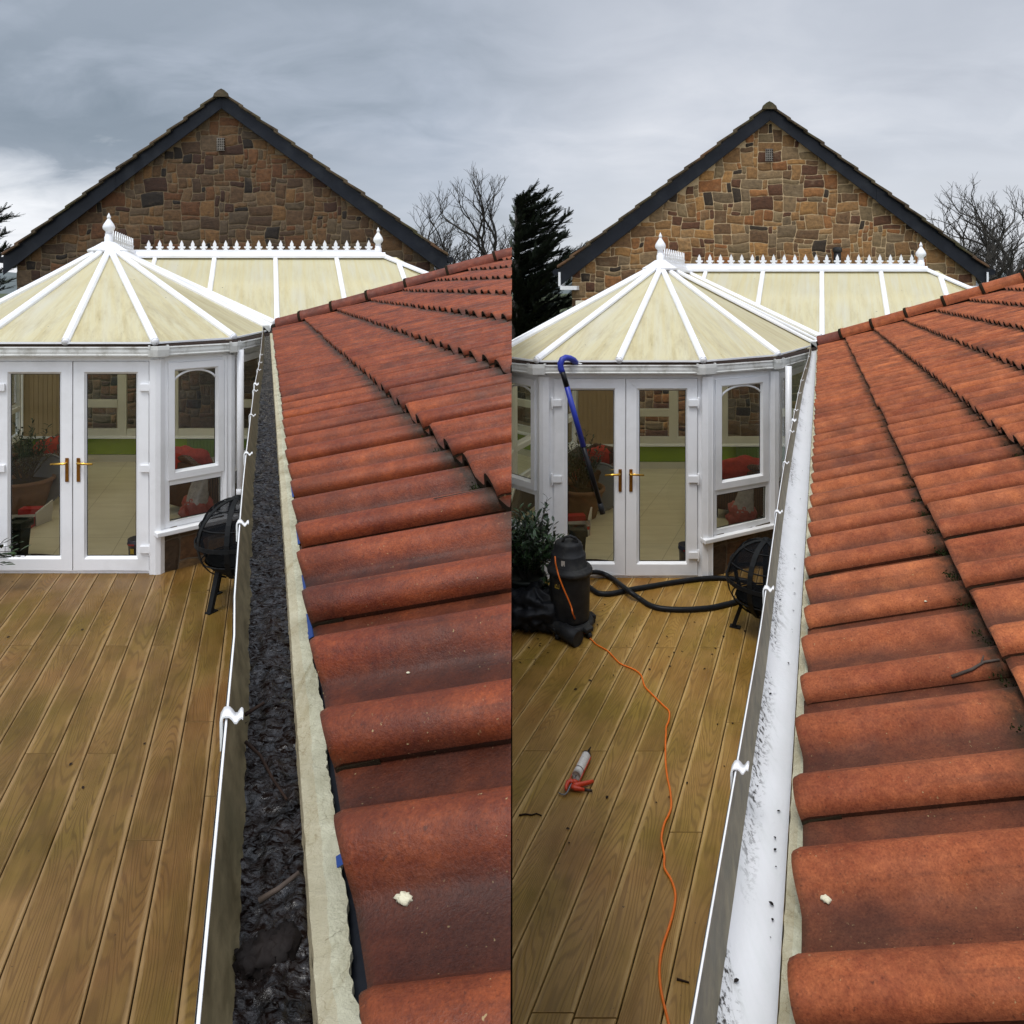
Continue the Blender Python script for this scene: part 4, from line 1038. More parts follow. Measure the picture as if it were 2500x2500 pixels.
    if p is L_:
        D0_ = Vector((-.002, .1, 0)); D0_.z = CZ - p.hb + p.a * (D0_.x - p.s0 - p.gx * D0_.y) - .02
        C1 = Vector((-.002, hipB.y, 0)); C1.z = CZ - p.hb + p.a * (C1.x - p.s0 - p.gx * C1.y) - .02; C0 = C1
    mu.face([A0, B0, C0, D0_]); mu.face([q - Vector((0, 0, .03)) for q in (D0_, C0, B0, A0)])
    rbo = mu.build('roof_boarding', 'fascia', root, fixn=False)
    if p is L_: cut(rbo, (-.004, 0, 0), (1, 0, 0))
    # hip tiles
    xs_l = [683, 741, 818, 904, 998, 1100, 1215, 1262] if p is L_ else [2007, 2063, 2139, 2222.6, 2315, 2410, 2512, 2620]
    def on(px):
        k = (px - 1250) / F; # (hipA + t*hd).x = k*(..).y
        t_ = (k * hipA.y - hipA.x) / (hd.x - k * hd.y); return hipA + hd * t_
    hdn = hd.normalized(); sdv = hdn.cross(Vector((0, 0, 1))).normalized(); upv = sdv.cross(hdn)
    for i, (a, b) in enumerate(zip(xs_l[:-1], xs_l[1:])):
        A = on(a); B = on(b) + hdn * .03; mh = MB(); lift = .055
        for q, s_ in ((A, 1), (B, 1)): pass
        r_ = .088; rows = []
        for f, rr in ((0, r_ * 1.06), (.08, r_ * 1.06), (.1, r_), (1, r_ * .97)):
            c_ = A.lerp(B, f) + upv * (.068 + (.012 if f < .5 else 0)) + hn * .015
            rows.append([c_ + (sdv * math.cos(th) + upv * math.sin(th)) * rr for th in [math.pi * (-.08 + 1.16 * j / 12) for j in range(13)]])
        rgc = rg.random()
        mh.grid(rows, col=(rgc if 0 < i else 1.0, .0, 0), uvf=lambda i_, j_: (i_ * .1 + i * 3.3, j_ * .02)); 
        if i: mh.grid([[A + upv * .079 + hn * .015 + (q - (A + upv * .080 + hn * .015)) * kk - hdn * dd2 for q in rows[0]] for kk, dd2 in ((.9, .02), (1.03, .018), (1.05, .0), (1.04, -.012), (.95, -.016))], col=(.9, .5, 1), mi=1)
        mh.grid([rows[0], [A + upv * .066 + hn * .015 + (q - (A + upv * .080 + hn * .015)) * .86 for q in rows[0]]], col=(.9, .3, 1))
        ho = mh.build('hip_tile', ['clay_hip' if (i == 0 or p is L_) else p.clay, 'clay_tail'], roof, fixn=False)
        if p is L_ and b > 1245: cut(ho, (-.001, 0, 0), (1, 0, 0))
    mm = MB(); mm.tube([hipA + upv * .055 + hn * .02, hipA + hd * (1.0 if p is L_ else 1.35) + upv * .055 + hn * .02], .060, 8); mo_ = mm.build('mortar_bed', 'litter_mat', roof)
    if p is L_: cut(mo_, (-.001, 0, 0), (1, 0, 0))
    # far slope beyond the hip
    mf = MB(); q1 = hipA + hn * .1; q2 = hipA + hd * (1 if p is L_ else 1.35) + hn * .1
    if p is L_: q2.x = min(q2.x, -.01)
    zf = CZ - p.hb - .05
    f1 = hipA + hn * .12; f1.z = zf; f2 = q2 + hn * .35; f2.z = zf
    mf.face([hipA, q2 - hn * .1, f2, f1], [(0, 0), (3, 0), (3, 1), (0, 1)]); mf.build('far_slope', 'clay_hip', root, fixn=False)
    # walls
    ws = p.s0 + .17
    def G(s_, D, dz): return (p.gx * D + s_, D, CZ + dz)
    mw = MB(); zb = p.zd - .3
    wa = Vector(G(ws, .1, 0)); wb_ = Vector(G(ws, dend - .1, 0)); zt = CZ - p.hb - .06
    if p is L_:
        mw.face([(wa.x, wa.y, zb), (wb_.x, wb_.y, zb), (wb_.x, wb_.y, zt), (wa.x, wa.y, zt)])
        xe = -.03
        mw.face([(xe, .1, zb), (xe, hipB.y, zb), (xe, hipB.y, C0.z - .04), (xe, .1, D0_.z - .04)])
        mw.face([(wb_.x, wb_.y, zb), (xe, hipB.y, zb), (xe, hipB.y, C0.z - .04), (wb_.x, wb_.y, zt)])
    else:
        mw.face([(wa.x, wa.y, zb), (wb_.x, wb_.y, zb), (wb_.x, wb_.y, zt), (wa.x, wa.y, zt)])
        q2 = hipA + hd * 1.3
        mw.face([(wb_.x, wb_.y, zb), (q2.x, q2.y - .1, zb), (q2.x, q2.y - .1, q2.z - .1), (wb_.x, wb_.y, zt)])
    wo = mw.build('wall', 'render_wall', root, fixn=False)
    if p is L_: cut(wo, (-.006, 0, 0), (1, 0, 0))
    # gutter
    Ds = [.24 + .12 * i for i in range(int((dend - .12) / .12) + 2)]
    if p is L_:
        lipz = -.485; inner = [(-.044, -.486), (-.043, -.50), (-.040, -.52), (-.035, -.54), (-.029, -.565), (-.012, -.592), (.018, -.598), (.031, -.592), (.037, -.575), (.038, -.562)]
    else:
        lipz = -.71; inner = [(-.1176, -.711), (-.117, -.725), (-.1155, -.745), (-.112, -.768), (-.107, -.788), (-.095, -.802), (-.075, -.805), (-.056, -.802), (-.0478, -.792), (-.0458, -.776)]
    outer = [(s_ - .003, z - .003) for s_, z in inner]
    mg = MB()
    sa, sb = inner[0][0], inner[-1][0]
    def row(D, pts): o_ = wob(p, D); return [G(s_ + o_ * min(1., max(0., (sb - s_) / (sb - sa))), D, z) for s_, z in pts]
    wallcut = 7 if p is L_ else 5
    mg.grid([row(D, inner[:wallcut]) for D in Ds], mi=0); mg.grid([row(D, inner[wallcut - 1:]) for D in Ds], mi=1 if p is R_ else 0, uvf=lambda i, j: (i * .12, j / 5))
    mg.grid([row(D, [(s_ - .004, z - .002) for s_, z in inner[:6]]) for D in Ds], mi=2)
    l0 = inner[0]; lp = [(l0[0] - .0026, l0[1] - .003), (l0[0] - .0026, l0[1] + .0003), (l0[0] - .001, l0[1] + .0012), (l0[0] + .0001, l0[1] + .0006), (l0[0] + .0001, l0[1] - .001)]
    mg.grid([row(D, lp) for D in Ds], mi=3, closev=True)
    gut = mg.build('gutter', ['gutter_wall', 'gutter_bottom', 'upvc', 'lip_white'], root, fixn=False)
    # stop end at the far end
    ms_ = MB(); ms_.face(row(Ds[-1], inner)); ms_.box(inner[0][0] - .01, inner[-1][0], 0, .04, inner[5][1] - .005, lipz + .012, lambda x, y, z: G(x + wob(p, Ds[-1]), Ds[-1] + y, z)); ms_.build('stop_end', 'upvc_dirty', gut)
    hh = -lipz
    ys = [866, 885, 903, 938, 954, 1014, 1108, 1278, 1748] if p is L_ else [870, 899, 928.5, 959.6, 1001.5, 1026, 1054, 1130, 1250, 1438, 1875]
    for y in ys:
        D = hh * F / (y - 700); un = (y in (938, 1026)); wd_ = .018 if not un else .06
        mk = MB(); sx = inner[0][0] + wob(p, D); path = [(-.005, -.034), (-.0055, -.002), (-.0048, .0025), (-.002, .0035), (.002, .0032), (.005, .0005), (.008, -.0035), (.0105, -.0035), (.0135, .001), (.0155, .0025), (.0175, .001)]
        th = .0022; 
        P1 = [[Vector(G(sx + a, D + e_, lipz + b)) for a, b in path] for e_ in (-wd_ / 2, wd_ / 2)]
        P2 = [[q + Vector((-.001 if j < 2 else 0, 0, 0 if j < 1 else .0)) + (Vector((-th, 0, 0)) if j < 2 else Vector((0, 0, th))) for j, q in enumerate(r_)] for r_ in P1]
        mk.grid(P1, sm=True); mk.grid(P2, sm=True)
        for r1, r2 in ((P1[0], P2[0]), (P1[1], P2[1])): mk.grid([r1, r2], sm=False)
        mk.build('gutter_bracket', 'lip_white', gut, fixn=True)
    # underlay / eave board showing between gutter and tiles, ragged edge
    mu = MB(); n = 900; rows = []; dn = .25
    for i in range(n + 1):
        D = .24 * (dend / .24) ** (i / n)
        if p is L_:
            e0 = .0365 + .0009 * noise.noise(Vector((D * 60, 0, 0))); 
            e1 = .0705 + .008 * noise.noise(Vector((D * 5, 3, 0))) + .004 * noise.noise(Vector((D * 28, 9, 0))) + .0028 * noise.noise(Vector((D * 110, 9, 4)))
            z = -.556
            e1 = min(e1, .081)
        else:
            e0 = -.0462 + .0012 * noise.noise(Vector((D * 50, 0, 0))); e1 = -.018 + .003 * noise.noise(Vector((D * 7, 3, 0))); z = -.778
        rows.append([G(e0 - .0005, D, z - .020), G(e0 + .002, D, z), G((e0 + e1) / 2, D, z + .002), G(e1, D, z + .001), G(e1 + .001, D, z - .006)])
    mu.grid(rows, sm=False, colf=lambda i, j: ((.5, .5, .5) if j == 0 else (.3, .3, .3) if j == 1 else (0, 0, 0)))
    mu.build('eave_felt', 'underlay', root, fixn=False)
    mu = MB()
    if p is L_: mu.grid([[G(.044, D, -.585), G(.055, D, -.572), G(.090, D, -.566)] for D in (.1, 2, 4, dend)], sm=False)
    else: mu.grid([[G(-.040, D, -.805), G(-.030, D, -.795), G(-.005, D, -.788)] for D in (.1, 2, 4, dend)], sm=False)
    fbo = mu.build('fascia_board', 'fascia', root, fixn=False)
    if p is L_: cut(fbo, (-.01, 0, 0), (1, 0, 0))
    for y_ in ((1185, 1215), (1290, 1330), (1405, 1450), (1500, 1560), (2092, 2120)) if p is L_ else ((1500, 1520), (1690, 1715)):
        mu = MB(); D1 = (.555 if p is L_ else .775) * F / (y_[0] - 700); D2 = (.555 if p is L_ else .775) * F / (y_[1] - 700)
        s_ = .065 if p is L_ else -.022; z = -.552 if p is L_ else -.775
        mu.grid([[G(s_, D, z - .004), G(s_ + .008, D, z + .001), G(s_ + .014, D, z)] for D in (D2, (D1 + D2) / 2, D1)], sm=False)
        mu.build('blue_membrane', 'blue_tape', root, fixn=False)
    # eaves soffit and outer boards seen from the terrace
    ms_ = MB(); si, so_ = ws, inner[3][0] - .0
    z1 = inner[5][1] - .02
    ms_.grid([[G(ws, D, z1 - .02), G(inner[-1][0] + .005, D, z1 - .02), G(inner[-1][0] + .005, D, inner[-1][1] - .02)] for D in (.12, dend)], sm=False)
    sfo = ms_.build('soffit', 'upvc', root, fixn=False)
    if p is L_: cut(sfo, (-.01, 0, 0), (1, 0, 0))
    return root, G, E, U, N, hn

# ---------------------------------------------------------------- fire pit
def firepit(p, c, r, lab):
    zd = p.zd; c = Vector(c); base = Vector((c.x, c.y, zd)); root = thing('globe_fire_pit', base, lab, 'fire pit', 'black globe fire pits')
    mb = MB(); prof = [(r * math.cos(a), r * math.sin(a)) for a in [R(-88 + 56 * i / 12) for i in range(13)]]; prof = [(q * .93, z * .96) for q, z in prof]
    mb.lathe(prof, c, 32); mb.lathe([(q * .97, z * .97) for q, z in prof], c, 32); mb.lathe([(.06, -r * 1.02), (.1, -r * .96)], c, 16); mb.build('bowl', 'black_iron', root)
    mb = MB(); mb.lathe([(r * 1.01, -.02), (r * 1.035, -.02), (r * 1.035, .015), (r * 1.01, .015), (r * 1.01, -.02)], c + Vector((0, 0, -r * .02)), 36, sm=False); mb.build('rim_band', 'black_iron', root)
    for k in range(7):
        mb = MB(); a = 2 * math.pi * k / 7 + .35; P = []
        for i in range(13):
            e_ = R(-72 + 158 * i / 12); d = Vector((math.cos(a) * math.cos(e_), math.sin(a) * math.cos(e_), math.sin(e_))); s_ = Vector((-math.sin(a), math.cos(a), 0)) * .021
            P.append([c + d * r - s_, c + d * (r + .008) - s_, c + d * (r + .008) + s_, c + d * r + s_])
        mb.grid(P, closev=True, sm=False); mb.build('rib', 'black_iron', root)
    for e_ in (-30, 24, 54):
        mb = MB(); mb.tube([c + Vector((math.cos(a) * math.cos(R(e_)), math.sin(a) * math.cos(R(e_)), math.sin(R(e_)))) * r for a in [6.283 * k / 32 for k in range(33)]], .006, 6); mb.build('hoop', 'black_iron', root)
    mb = MB(); mb.lathe([(r * .985 * math.cos(a), r * .985 * math.sin(a)) for a in [R(-8 + 97 * i / 10) for i in range(11)]], c, 28); mb.build('spark_screen', 'mesh_screen', root, fixn=False)
    mb = MB(); mb.lathe([(0, r + .03), (.03, r + .02), (.03, r), (.05, r - .005)], c, 12); mb.build('knob', 'black_iron', root)
    for k in range(4):
        mb = MB(); a = math.pi / 4 + math.pi / 2 * k + .3; d = Vector((math.cos(a), math.sin(a), 0))
        p0 = c + d * r * .55 + Vector((0, 0, -r * .72)); p1 = base + d * r * .80 + Vector((0, 0, .002)); s_ = Vector((-d.y, d.x, 0))
        mb.beam(p0, p1, .05, .03, up=d); mb.box(-.045, .045, -.03, .03, 0, .008, lambda x, y, z: p1 + d * x + s_ * y + Vector((0, 0, z))); mb.build('leg', 'black_iron', root)
    return root

# ---------------------------------------------------------------- trees
def tube_fast(mb, a, b, r0, r1, n=4):
    d = (b - a)
    if d.length < 1e-5: return
    d.normalize(); t_ = Vector((0, 0, 1)) if abs(d.z) < .9 else Vector((1, 0, 0)); x = d.cross(t_).normalized(); y = d.cross(x)
    b0 = len(mb.v)
    for c, r in ((a, r0), (b, r1)):
        for k in range(n):
            th = 6.283 * k / n; mb.v.append(c + (x * math.cos(th) + y * math.sin(th)) * r)
    for k in range(n):
        k2 = (k + 1) % n; mb.f.append((b0 + k, b0 + k2, b0 + n + k2, b0 + n + k)); mb.uv.append([(0, 0)] * 4); mb.col.append((.5, .5, .5)); mb.mi.append(0); mb.sm.append(True)
def baretree(base, h, seed, lab, lean=(0, 0), spread=1., levels=7, xmax=None, group=None, xmin=None):
    base = Vector(base); root = thing('bare_tree', base, lab, 'tree', group); rg = rnd(seed); trunk = MB(); crown = MB()
    def grow(p, d, ln, r, lev):
        nseg = 4 if lev < 3 else 3; q = p
        for i in range(nseg):
            d = (d + Vector((rg.uniform(-1, 1), rg.uniform(-1, 1), rg.uniform(-.5, .9))) * (.13 if lev < 2 else .24)).normalized()
            nq = q + d * ln / nseg; rn = r * (1 - .35 * (i + 1) / nseg)
            if xmax is not None and nq.x / nq.y > xmax: return
            if xmin is not None and nq.x / nq.y < xmin: return
            tube_fast(trunk if lev == 0 else crown, q, nq, r * (1 - .35 * i / nseg), rn, 7 if lev < 2 else (4 if lev < 4 else 3)); q = nq
            if lev >= 1 and lev < levels and rg.random() < .62:
                sd_ = Vector((rg.uniform(-1, 1), rg.uniform(-1, 1), rg.uniform(-.3, .8))).normalized(); grow(q, (d + sd_ * .9 * spread).normalized(), ln * rg.uniform(.4, .62), rn * .5, lev + 2)
        if lev < levels:
            for k in range(3 if lev < 2 else 2):
                sd_ = Vector((rg.uniform(-1, 1), rg.uniform(-1, 1), rg.uniform(-.2, .5))).normalized()
                grow(q, (d + sd_ * .62 * spread).normalized(), ln * rg.uniform(.62, .82), r * .62, lev + 1)
    grow(base, Vector((lean[0], lean[1], 1)).normalized(), h * .29, h * .026, 0)
    trunk.build('trunk', 'bark_dark', root, fixn=False); crown.build('crown', 'bark_dark', root, fixn=False)
    return root
def conifer(base, h, seed, lab, reach, dirs, xmin=None, group=None, z0=.8, n=90):
    base = Vector(base); root = thing('conifer_tree', base, lab, 'tree', group); rg = rnd(seed); tr = MB(); cr = MB(); br = MB()
    tr.tube([base, base + Vector((.05, 0, h * .5)), base + Vector((0, 0, h * .97))], [.22, .15, .03], 10)
    for k in range(n):
        f = (k + rg.random()) / n; z = z0 + (h - z0) * f; a = rg.choice(dirs) + rg.uniform(-.6, .6); rch = reach(f) * rg.uniform(.55, 1.08)
        d = Vector((math.cos(a), math.sin(a), rg.uniform(.05, .38))); p0 = base + Vector((0, 0, z)); q = p0; m_ = max(5, int(rch / .13)); 
        for i in range(m_):
            d = (d + Vector((0, 0, .022)) + Vector((rg.uniform(-1, 1), rg.uniform(-1, 1), rg.uniform(-1, 1))) * .07).normalized(); nq = q + d * rch / m_
            tube_fast(br, q, nq, .02 * (1 - i / m_) + .004, .02 * (1 - (i + 1) / m_) + .003, 3)
            for s_ in range(8):
                sd_ = (d * .95 + Vector((rg.uniform(-1, 1), rg.uniform(-1, 1), rg.uniform(-.35, .75))) * .55).normalized(); ln = rg.uniform(.16, .34) * (1.15 - .45 * i / m_)
                bp = q.lerp(nq, rg.random()); c = rg.random() ** 2
                if xmin is not None and (bp.x + sd_.x * ln) / bp.y < xmin: continue
                # a spray: spine with short blades either side
                up = Vector((rg.uniform(-.4, .4), rg.uniform(-.4, .4), 1)); sv = sd_.cross(up).normalized()
                for j in range(7):
                    g = j / 7; o = bp + sd_ * ln * g
                    for ss in (-1, 1): 
                        dv = (sd_ * 1.0 + sv * ss * .55 + Vector((0, 0, .15))).normalized(); L2 = ln * .30 * (1 - g * .5)
                        w_ = .030
                        cr.face([o - sv * w_ * .5, o + sv * w_ * .5 + dv * L2 * .5, o + dv * L2, o - sv * w_ * .5 + dv * L2 * .4], col=(c, c, c))
            q = nq
    tr.build('trunk', 'bark_dark', root); br.build('branches', 'bark_dark', root, fixn=False); cr.build('crown', 'conifer_leaf', root, fixn=False)

# ================================================================ assemble
mb = MB(); mb.face([(-400, -60, -.32), (400, -60, -.32), (400, 900, -.32), (-400, 900, -.32)]); o = mb.build('ground', 'grass_mat', fixn=False); tag(o, kind='structure')
mb = MB(); P = []
for i in range(61):
    x = -400 + i * 800 / 60; hgt = 9 + 5 * noise.noise(Vector((x * .012, 0, 0))) + 2 * noise.noise(Vector((x * .06, 4, 0)))
    P.append([(x, 330, -1), (x, 350, hgt * .7), (x, 400, hgt), (x, 520, -1)])
mb.grid(P); o = mb.build('hills', 'hill_mat', fixn=False); tag(o, kind='structure')

for p in (L_, R_):
    house(p); conservatory(p); sunroom_things(p); deck(p)
    root, G, E, U, N, hn = outbuilding(p); p.G, p.E, p.U, p.N = G, E, U, N

# ---- left gutter: sludge, leaves and twigs
p = L_; G = p.G; rg = rnd(8)
mb = MB(); rows = []; n = 560
for i in range(n + 1):
    D = .24 * (8.0 / .24) ** (i / n); o_ = wob(p, D); row = []
    for j in range(19):
        f = j / 18; s_ = -.037 + .077 * f
        z = -.572 + .006 * noise.noise(Vector((s_ * 50, D * 22, 0))) + .004 * noise.noise(Vector((s_ * 150, D * 90, 3))) + .004 * noise.noise(Vector((s_ * 20, D * 6, 7)))
        row.append(G(s_ + o_ * max(0., (.038 - s_) / .082), D, z))
    rows.append(row)
mb.grid(rows); o = mb.build('gutter_sludge', 'sludge', fixn=False); tag(o, 'wet black leaf sludge filling the left gutter', 'sludge', kind='stuff')
mb = MB()
for k in range(700):
    D = .35 * (6.5 / .35) ** rg.random(); s_ = rg.uniform(-.024, .032); c = Vector(G(s_ + wob(p, D) * .5, D, -.567)); a = rg.uniform(0, 6.283)
    ln = rg.uniform(.0015, .0075); d = Vector((math.cos(a), math.sin(a), rg.uniform(-.1, .2)))
    leaf(mb, c, d, (rg.uniform(-.5, .5), rg.uniform(-.5, .5), 1), ln, ln * rg.uniform(.25, .6), rg.random(), .25)
o = mb.build('rotting_leaves', 'muck_leaf', fixn=False); tag(o, 'scraps of rotting leaves lying on the black sludge', 'leaves', kind='stuff')
def twig(pts, r, lab, name='twig', mat='twig_mat', group=None, forks=()):
    pts = [Vector(q) for q in pts]; mb = MB(); mb.tube(pts, [r * (1 - .5 * i / len(pts)) for i in range(len(pts))], 6)
    for a, b in forks: mb.tube([Vector(a), Vector(b)], [r * .6, r * .3], 5)
    return tag(mb.build(name, mat), lab, 'twig', group)
def gut(px, py, h_=.562): D = h_ * F / (py - 700); return Vector(((px - 1250) / F * D, D, CZ - h_))
twig([gut(600, 1812), gut(636, 1845), gut(665, 1900), gut(700, 1952)], .0022, 'long dark curved twig lying on the sludge in the left gutter', mat='litter_mat')
twig([gut(632, 2200, .555), gut(680, 2170, .55), gut(730, 2130, .545)], .0028, 'grey flat stick slanting across the sludge near the bottom of the left gutter')
twig([gut(598, 1745, .552), gut(645, 1716, .548)], .0026, 'short black stick lying by the nearest bracket of the left gutter', mat='litter_mat')
for (x, y, r_) in ((648, 2330, .016), (690, 2310, .014), (605, 2350, .013)):
    mb = MB(); blob(mb, gut(x, y, .572), r_, r_ * 1.3, .010, x, .5, 10, 4); o = mb.build('moss_clump', 'muck_leaf')
    tag(o, {648: 'black sodden clump in the middle of the left gutter near the bottom edge', 690: 'black sodden clump against the felt side of the left gutter', 605: 'black sodden clump against the outer wall of the left gutter'}[x], 'clump', 'sodden clumps in the gutter')
# ---- right gutter: scraps left after cleaning
p = R_; G = p.G; mb = MB()
for k in range(150):
    D = .6 * (6.0 / .6) ** rg.random(); s_ = rg.choice((-.104, -.098, -.108, -.06)) + rg.uniform(-.004, .004); c = Vector(G(s_ + wob(p, D) * .7, D, -.801)); a = rg.uniform(0, 6.283); ln = rg.uniform(.002, .008)
    leaf(mb, c + Vector((0, 0, .001)), Vector((math.cos(a), math.sin(a), .1)), (0, 0, 1), ln, ln * .6, .5, .2)
o = mb.build('gutter_scraps', 'muck_leaf', fixn=False); tag(o, 'black specks of dirt left along the emptied white gutter', 'dirt', kind='stuff')

# ---- moss on the tile laps
for p in (L_, R_):
    mb = MB(); rg = rnd(40)
    for c in (1, 2):
        for k in range(-3, 26):
            for pan in (.95, 2.0):
                D = p.D00 + 2 * p.pitch * k + pan * p.pitch
                if D < .4 or D > (4.2 if p is L_ else 5.5): continue
                b = p.E(D) + p.U * (c * p.cT - .004) + p.N * .006
                if (p is L_ and b.x > -.02): continue
                dens = 130 if rg.random() < .7 else 40
                for i in range(dens):
                    q = b + Vector((rg.uniform(-.022, .006), rg.uniform(-.042, .042), rg.uniform(-.006, .008))) * (p.pitch / .16)
                    d = Vector((rg.uniform(-1, .3), rg.uniform(-.6, .6), rg.uniform(.2, 1)))
                    leaf(mb, q, d, (rg.uniform(-1, 1), rg.uniform(-1, 1), .3), rg.uniform(.003, .008), .0028, rg.random())
    o = mb.build('moss', 'moss_mat', fixn=False); tag(o, 'dark green moss tufts along the tile laps of the %s roof' % p.n, 'moss', kind='stuff')
bpy.context.view_layer.update(); DG = bpy.context.evaluated_depsgraph_get()
def hit(px, py):
    d = Vector(((px - 1250) / F, 1, -(py - 700) / F)).normalized(); r = sc.ray_cast(DG, Vector((0, 0, CZ)), d)
    return r[1] if r[0] else None
# ---- droppings, specks and a twig on the tiles
for p, px, py, r_, lab in ((L_, 988, 2195, .0056, 'whitish lump on the wet tiles near the bottom of the left roof'), (R_, 2018, 2197, .0048, 'small whitish lump on the dry tiles near the eave of the right roof'),
                          (L_, 997, 1644, .0018, 'tiny pale speck on the wet tiles of the left roof, above the larger whitish lump'), (R_, 2260, 1469, .0022, 'tiny pale speck on the dry tiles of the right roof')):
    q = hit(px, py); mb = MB(); blob(mb, q + p.N * .001, r_ * 1.3, r_, r_ * .6, px, .5, 8, 3); o = mb.build('dropping', 'dropping'); tag(o, lab, 'dropping', 'pale lumps on the tiles')
p = R_
def rf(px, py, up=.004): return hit(px, py) + p.N * up
twig([rf(2326, 1658), rf(2375, 1640), rf(2405, 1622), rf(2443, 1616)], .0028, 'forked dark twig lying across the dry tiles of the right roof', forks=[(rf(2398, 1626), rf(2404, 1606))])
p = L_
twig([rf(1060, 1222), rf(1100, 1214), rf(1140, 1206), rf(1180, 1198)], .0012, 'thin dark twig lying in a pan of the wet left roof')

# ---- fire pits
firepit(L_, (-2.43, 6.10, L_.zd + .56), .34, 'black iron globe fire pit with ribbed dome beside the left gutter')
firepit(R_, (2.19, 5.93, R_.zd + .48), .325, 'black iron globe fire pit with ribbed dome half hidden by the right gutter')

# ---- vacuum cleaner with its hose
p = R_; zd = p.zd; b = Vector((.505, 6.03, zd)); root = thing('wet_vacuum', b, 'dusty black drum vacuum cleaner standing by the left door leaf on the right deck', 'vacuum cleaner')
mb = MB(); mb.lathe([(0, .09), (.165, .09), (.172, .13), (.178, .50), (.180, .52)], b, 36); mb.build('drum', 'black_plastic', root)
mb = MB(); mb.lathe([(.18, .50), (.197, .505), (.20, .53), (.192, .545), (.175, .55), (.172, .56), (.15, .565)], b, 36); mb.build('clamp_ring', 'black_plastic', root)
mb = MB(); mb.lathe([(.165, .555), (.155, .56), (.152, .66), (.145, .67), (.13, .672), (.128, .725), (.118, .74), (.118, .75), (.10, .765), (.0, .775)], b + Vector((-.012, 0, 0)), 36); head = mb.build('motor_head', 'black_plastic', root)
mb = MB(); mb.tube([b + Vector(q) for q in ((-.07, -.03, .75), (-.05, -.03, .805), (.0, -.03, .82), (.05, -.03, .80), (.065, -.03, .755))], .013, 8); mb.box(.02, .07, -.05, -.0, .75, .79, lambda x, y, z: b + Vector((x, y, z))); mb.build('carry_handle', 'black_plastic', head)
mb = MB()
for k in range(5):
    a = 6.283 * k / 5 + .4; d = Vector((math.cos(a), math.sin(a), 0)); mb.beam(b + d * .10 + Vector((0, 0, .07)), b + d * .24 + Vector((0, 0, .05)), .09, .04)
mb.lathe([(0, .05), (.20, .05), (.215, .07), (.20, .10), (0, .10)], b, 30); mb.build('dolly', 'black_plastic', root, bevel=.01)
for k in range(5):
    a = 6.283 * k / 5 + .4; mb = MB(); d = Vector((math.cos(a), math.sin(a), 0)); s_ = Vector((-d.y, d.x, 0)); mb.lathe([(0, -.015), (.026, -.015), (.028, 0), (.026, .015), (0, .015)], b + d * .225 + Vector((0, 0, .028)), 14, axis=s_); mb.build('castor', 'black_plastic', root)
mb = MB(); A = b + Vector((-.27, .02, .085)); B = b + Vector((.045, -.31, .065)); mb.tube([A, A.lerp(B, .3), A.lerp(B, .62), A.lerp(B, .64), B], [.050, .056, .058, .066, .066], 18); mb.build('accessory_tube', 'black_plastic', root)
mb = MB()
P = [[b + Vector((.1765 * math.cos(a), .1765 * math.sin(a), z)) for a in [R(218 + 17 * k / 5) for k in range(6)]] for z in (.405, .475)]
mb.grid(P); lab_ = mb.build('warning_label', 'yellow_print', root)
mb = MB()
for (a0, a1, z0, z1) in ((219, 222, .415, .465), (223, 226, .44, .468), (224, 228, .412, .43), (228.5, 231, .425, .465), (231.5, 234, .412, .44)):
    mb.grid([[b + Vector((.1775 * math.cos(R(a)), .1775 * math.sin(R(a)), z)) for a in (a0, a1)] for z in (z0, z1)])
mb.build('lettering', 'doormat_brown', lab_)
mb = MB(); mb.grid([[b + Vector((-.012 + .1535 * math.cos(R(a)), .1535 * math.sin(R(a)), z)) for a in (242, 248, 254)] for z in (.60, .645)]); mb.build('rating_label', 'carton_white', head)
def s5(x, y): return 1240 + .3106 * x, 1200 + .3106 * y
def gp(x, y, z): px, py = s5(x, y); return onplane(px, py, z)
hz = zd + .026
pts = [gp(600, 640, hz + .10), gp(690, 634, hz + .06), gp(760, 650, hz + .02), gp(830, 690, hz), gp(890, 735, hz + .03), gp(960, 790, hz + .045), gp(1040, 845, hz), gp(1110, 890, hz), gp(1200, 917, hz), gp(1330, 927, hz), gp(1460, 925, hz), gp(1600, 912, hz), gp(1700, 890, hz), gp(1800, 862, hz)]
pts2 = [gp(1900, 800, hz), gp(1950, 760, hz), gp(1900, 710, hz), gp(1800, 690, hz), gp(1700, 680, hz), gp(1560, 682, hz), gp(1400, 700, hz), gp(1250, 722, hz), gp(1100, 748, hz), gp(980, 768, hz), gp(900, 785, hz), gp(800, 803, hz), gp(720, 800, hz), gp(680, 780, hz), gp(620, 735, hz + .01)]
allp = pts + pts2; sm_ = []
for i in range(len(allp) - 1):
    p0, p1, p2, p3 = allp[max(i - 1, 0)], allp[i], allp[i + 1], allp[min(i + 2, len(allp) - 1)]
    for k in range(5):
        t_ = k / 5; sm_.append(.5 * ((2 * p1) + (p2 - p0) * t_ + (2 * p0 - 5 * p1 + 4 * p2 - p3) * t_ ** 2 + (3 * p1 - p0 - 3 * p2 + p3) * t_ ** 3))
mb = MB(); mb.tube(sm_, [.0235 + .0008 * (i % 2) for i in range(len(sm_))], 14); mb.build('hose', 'hose_rubber', root)
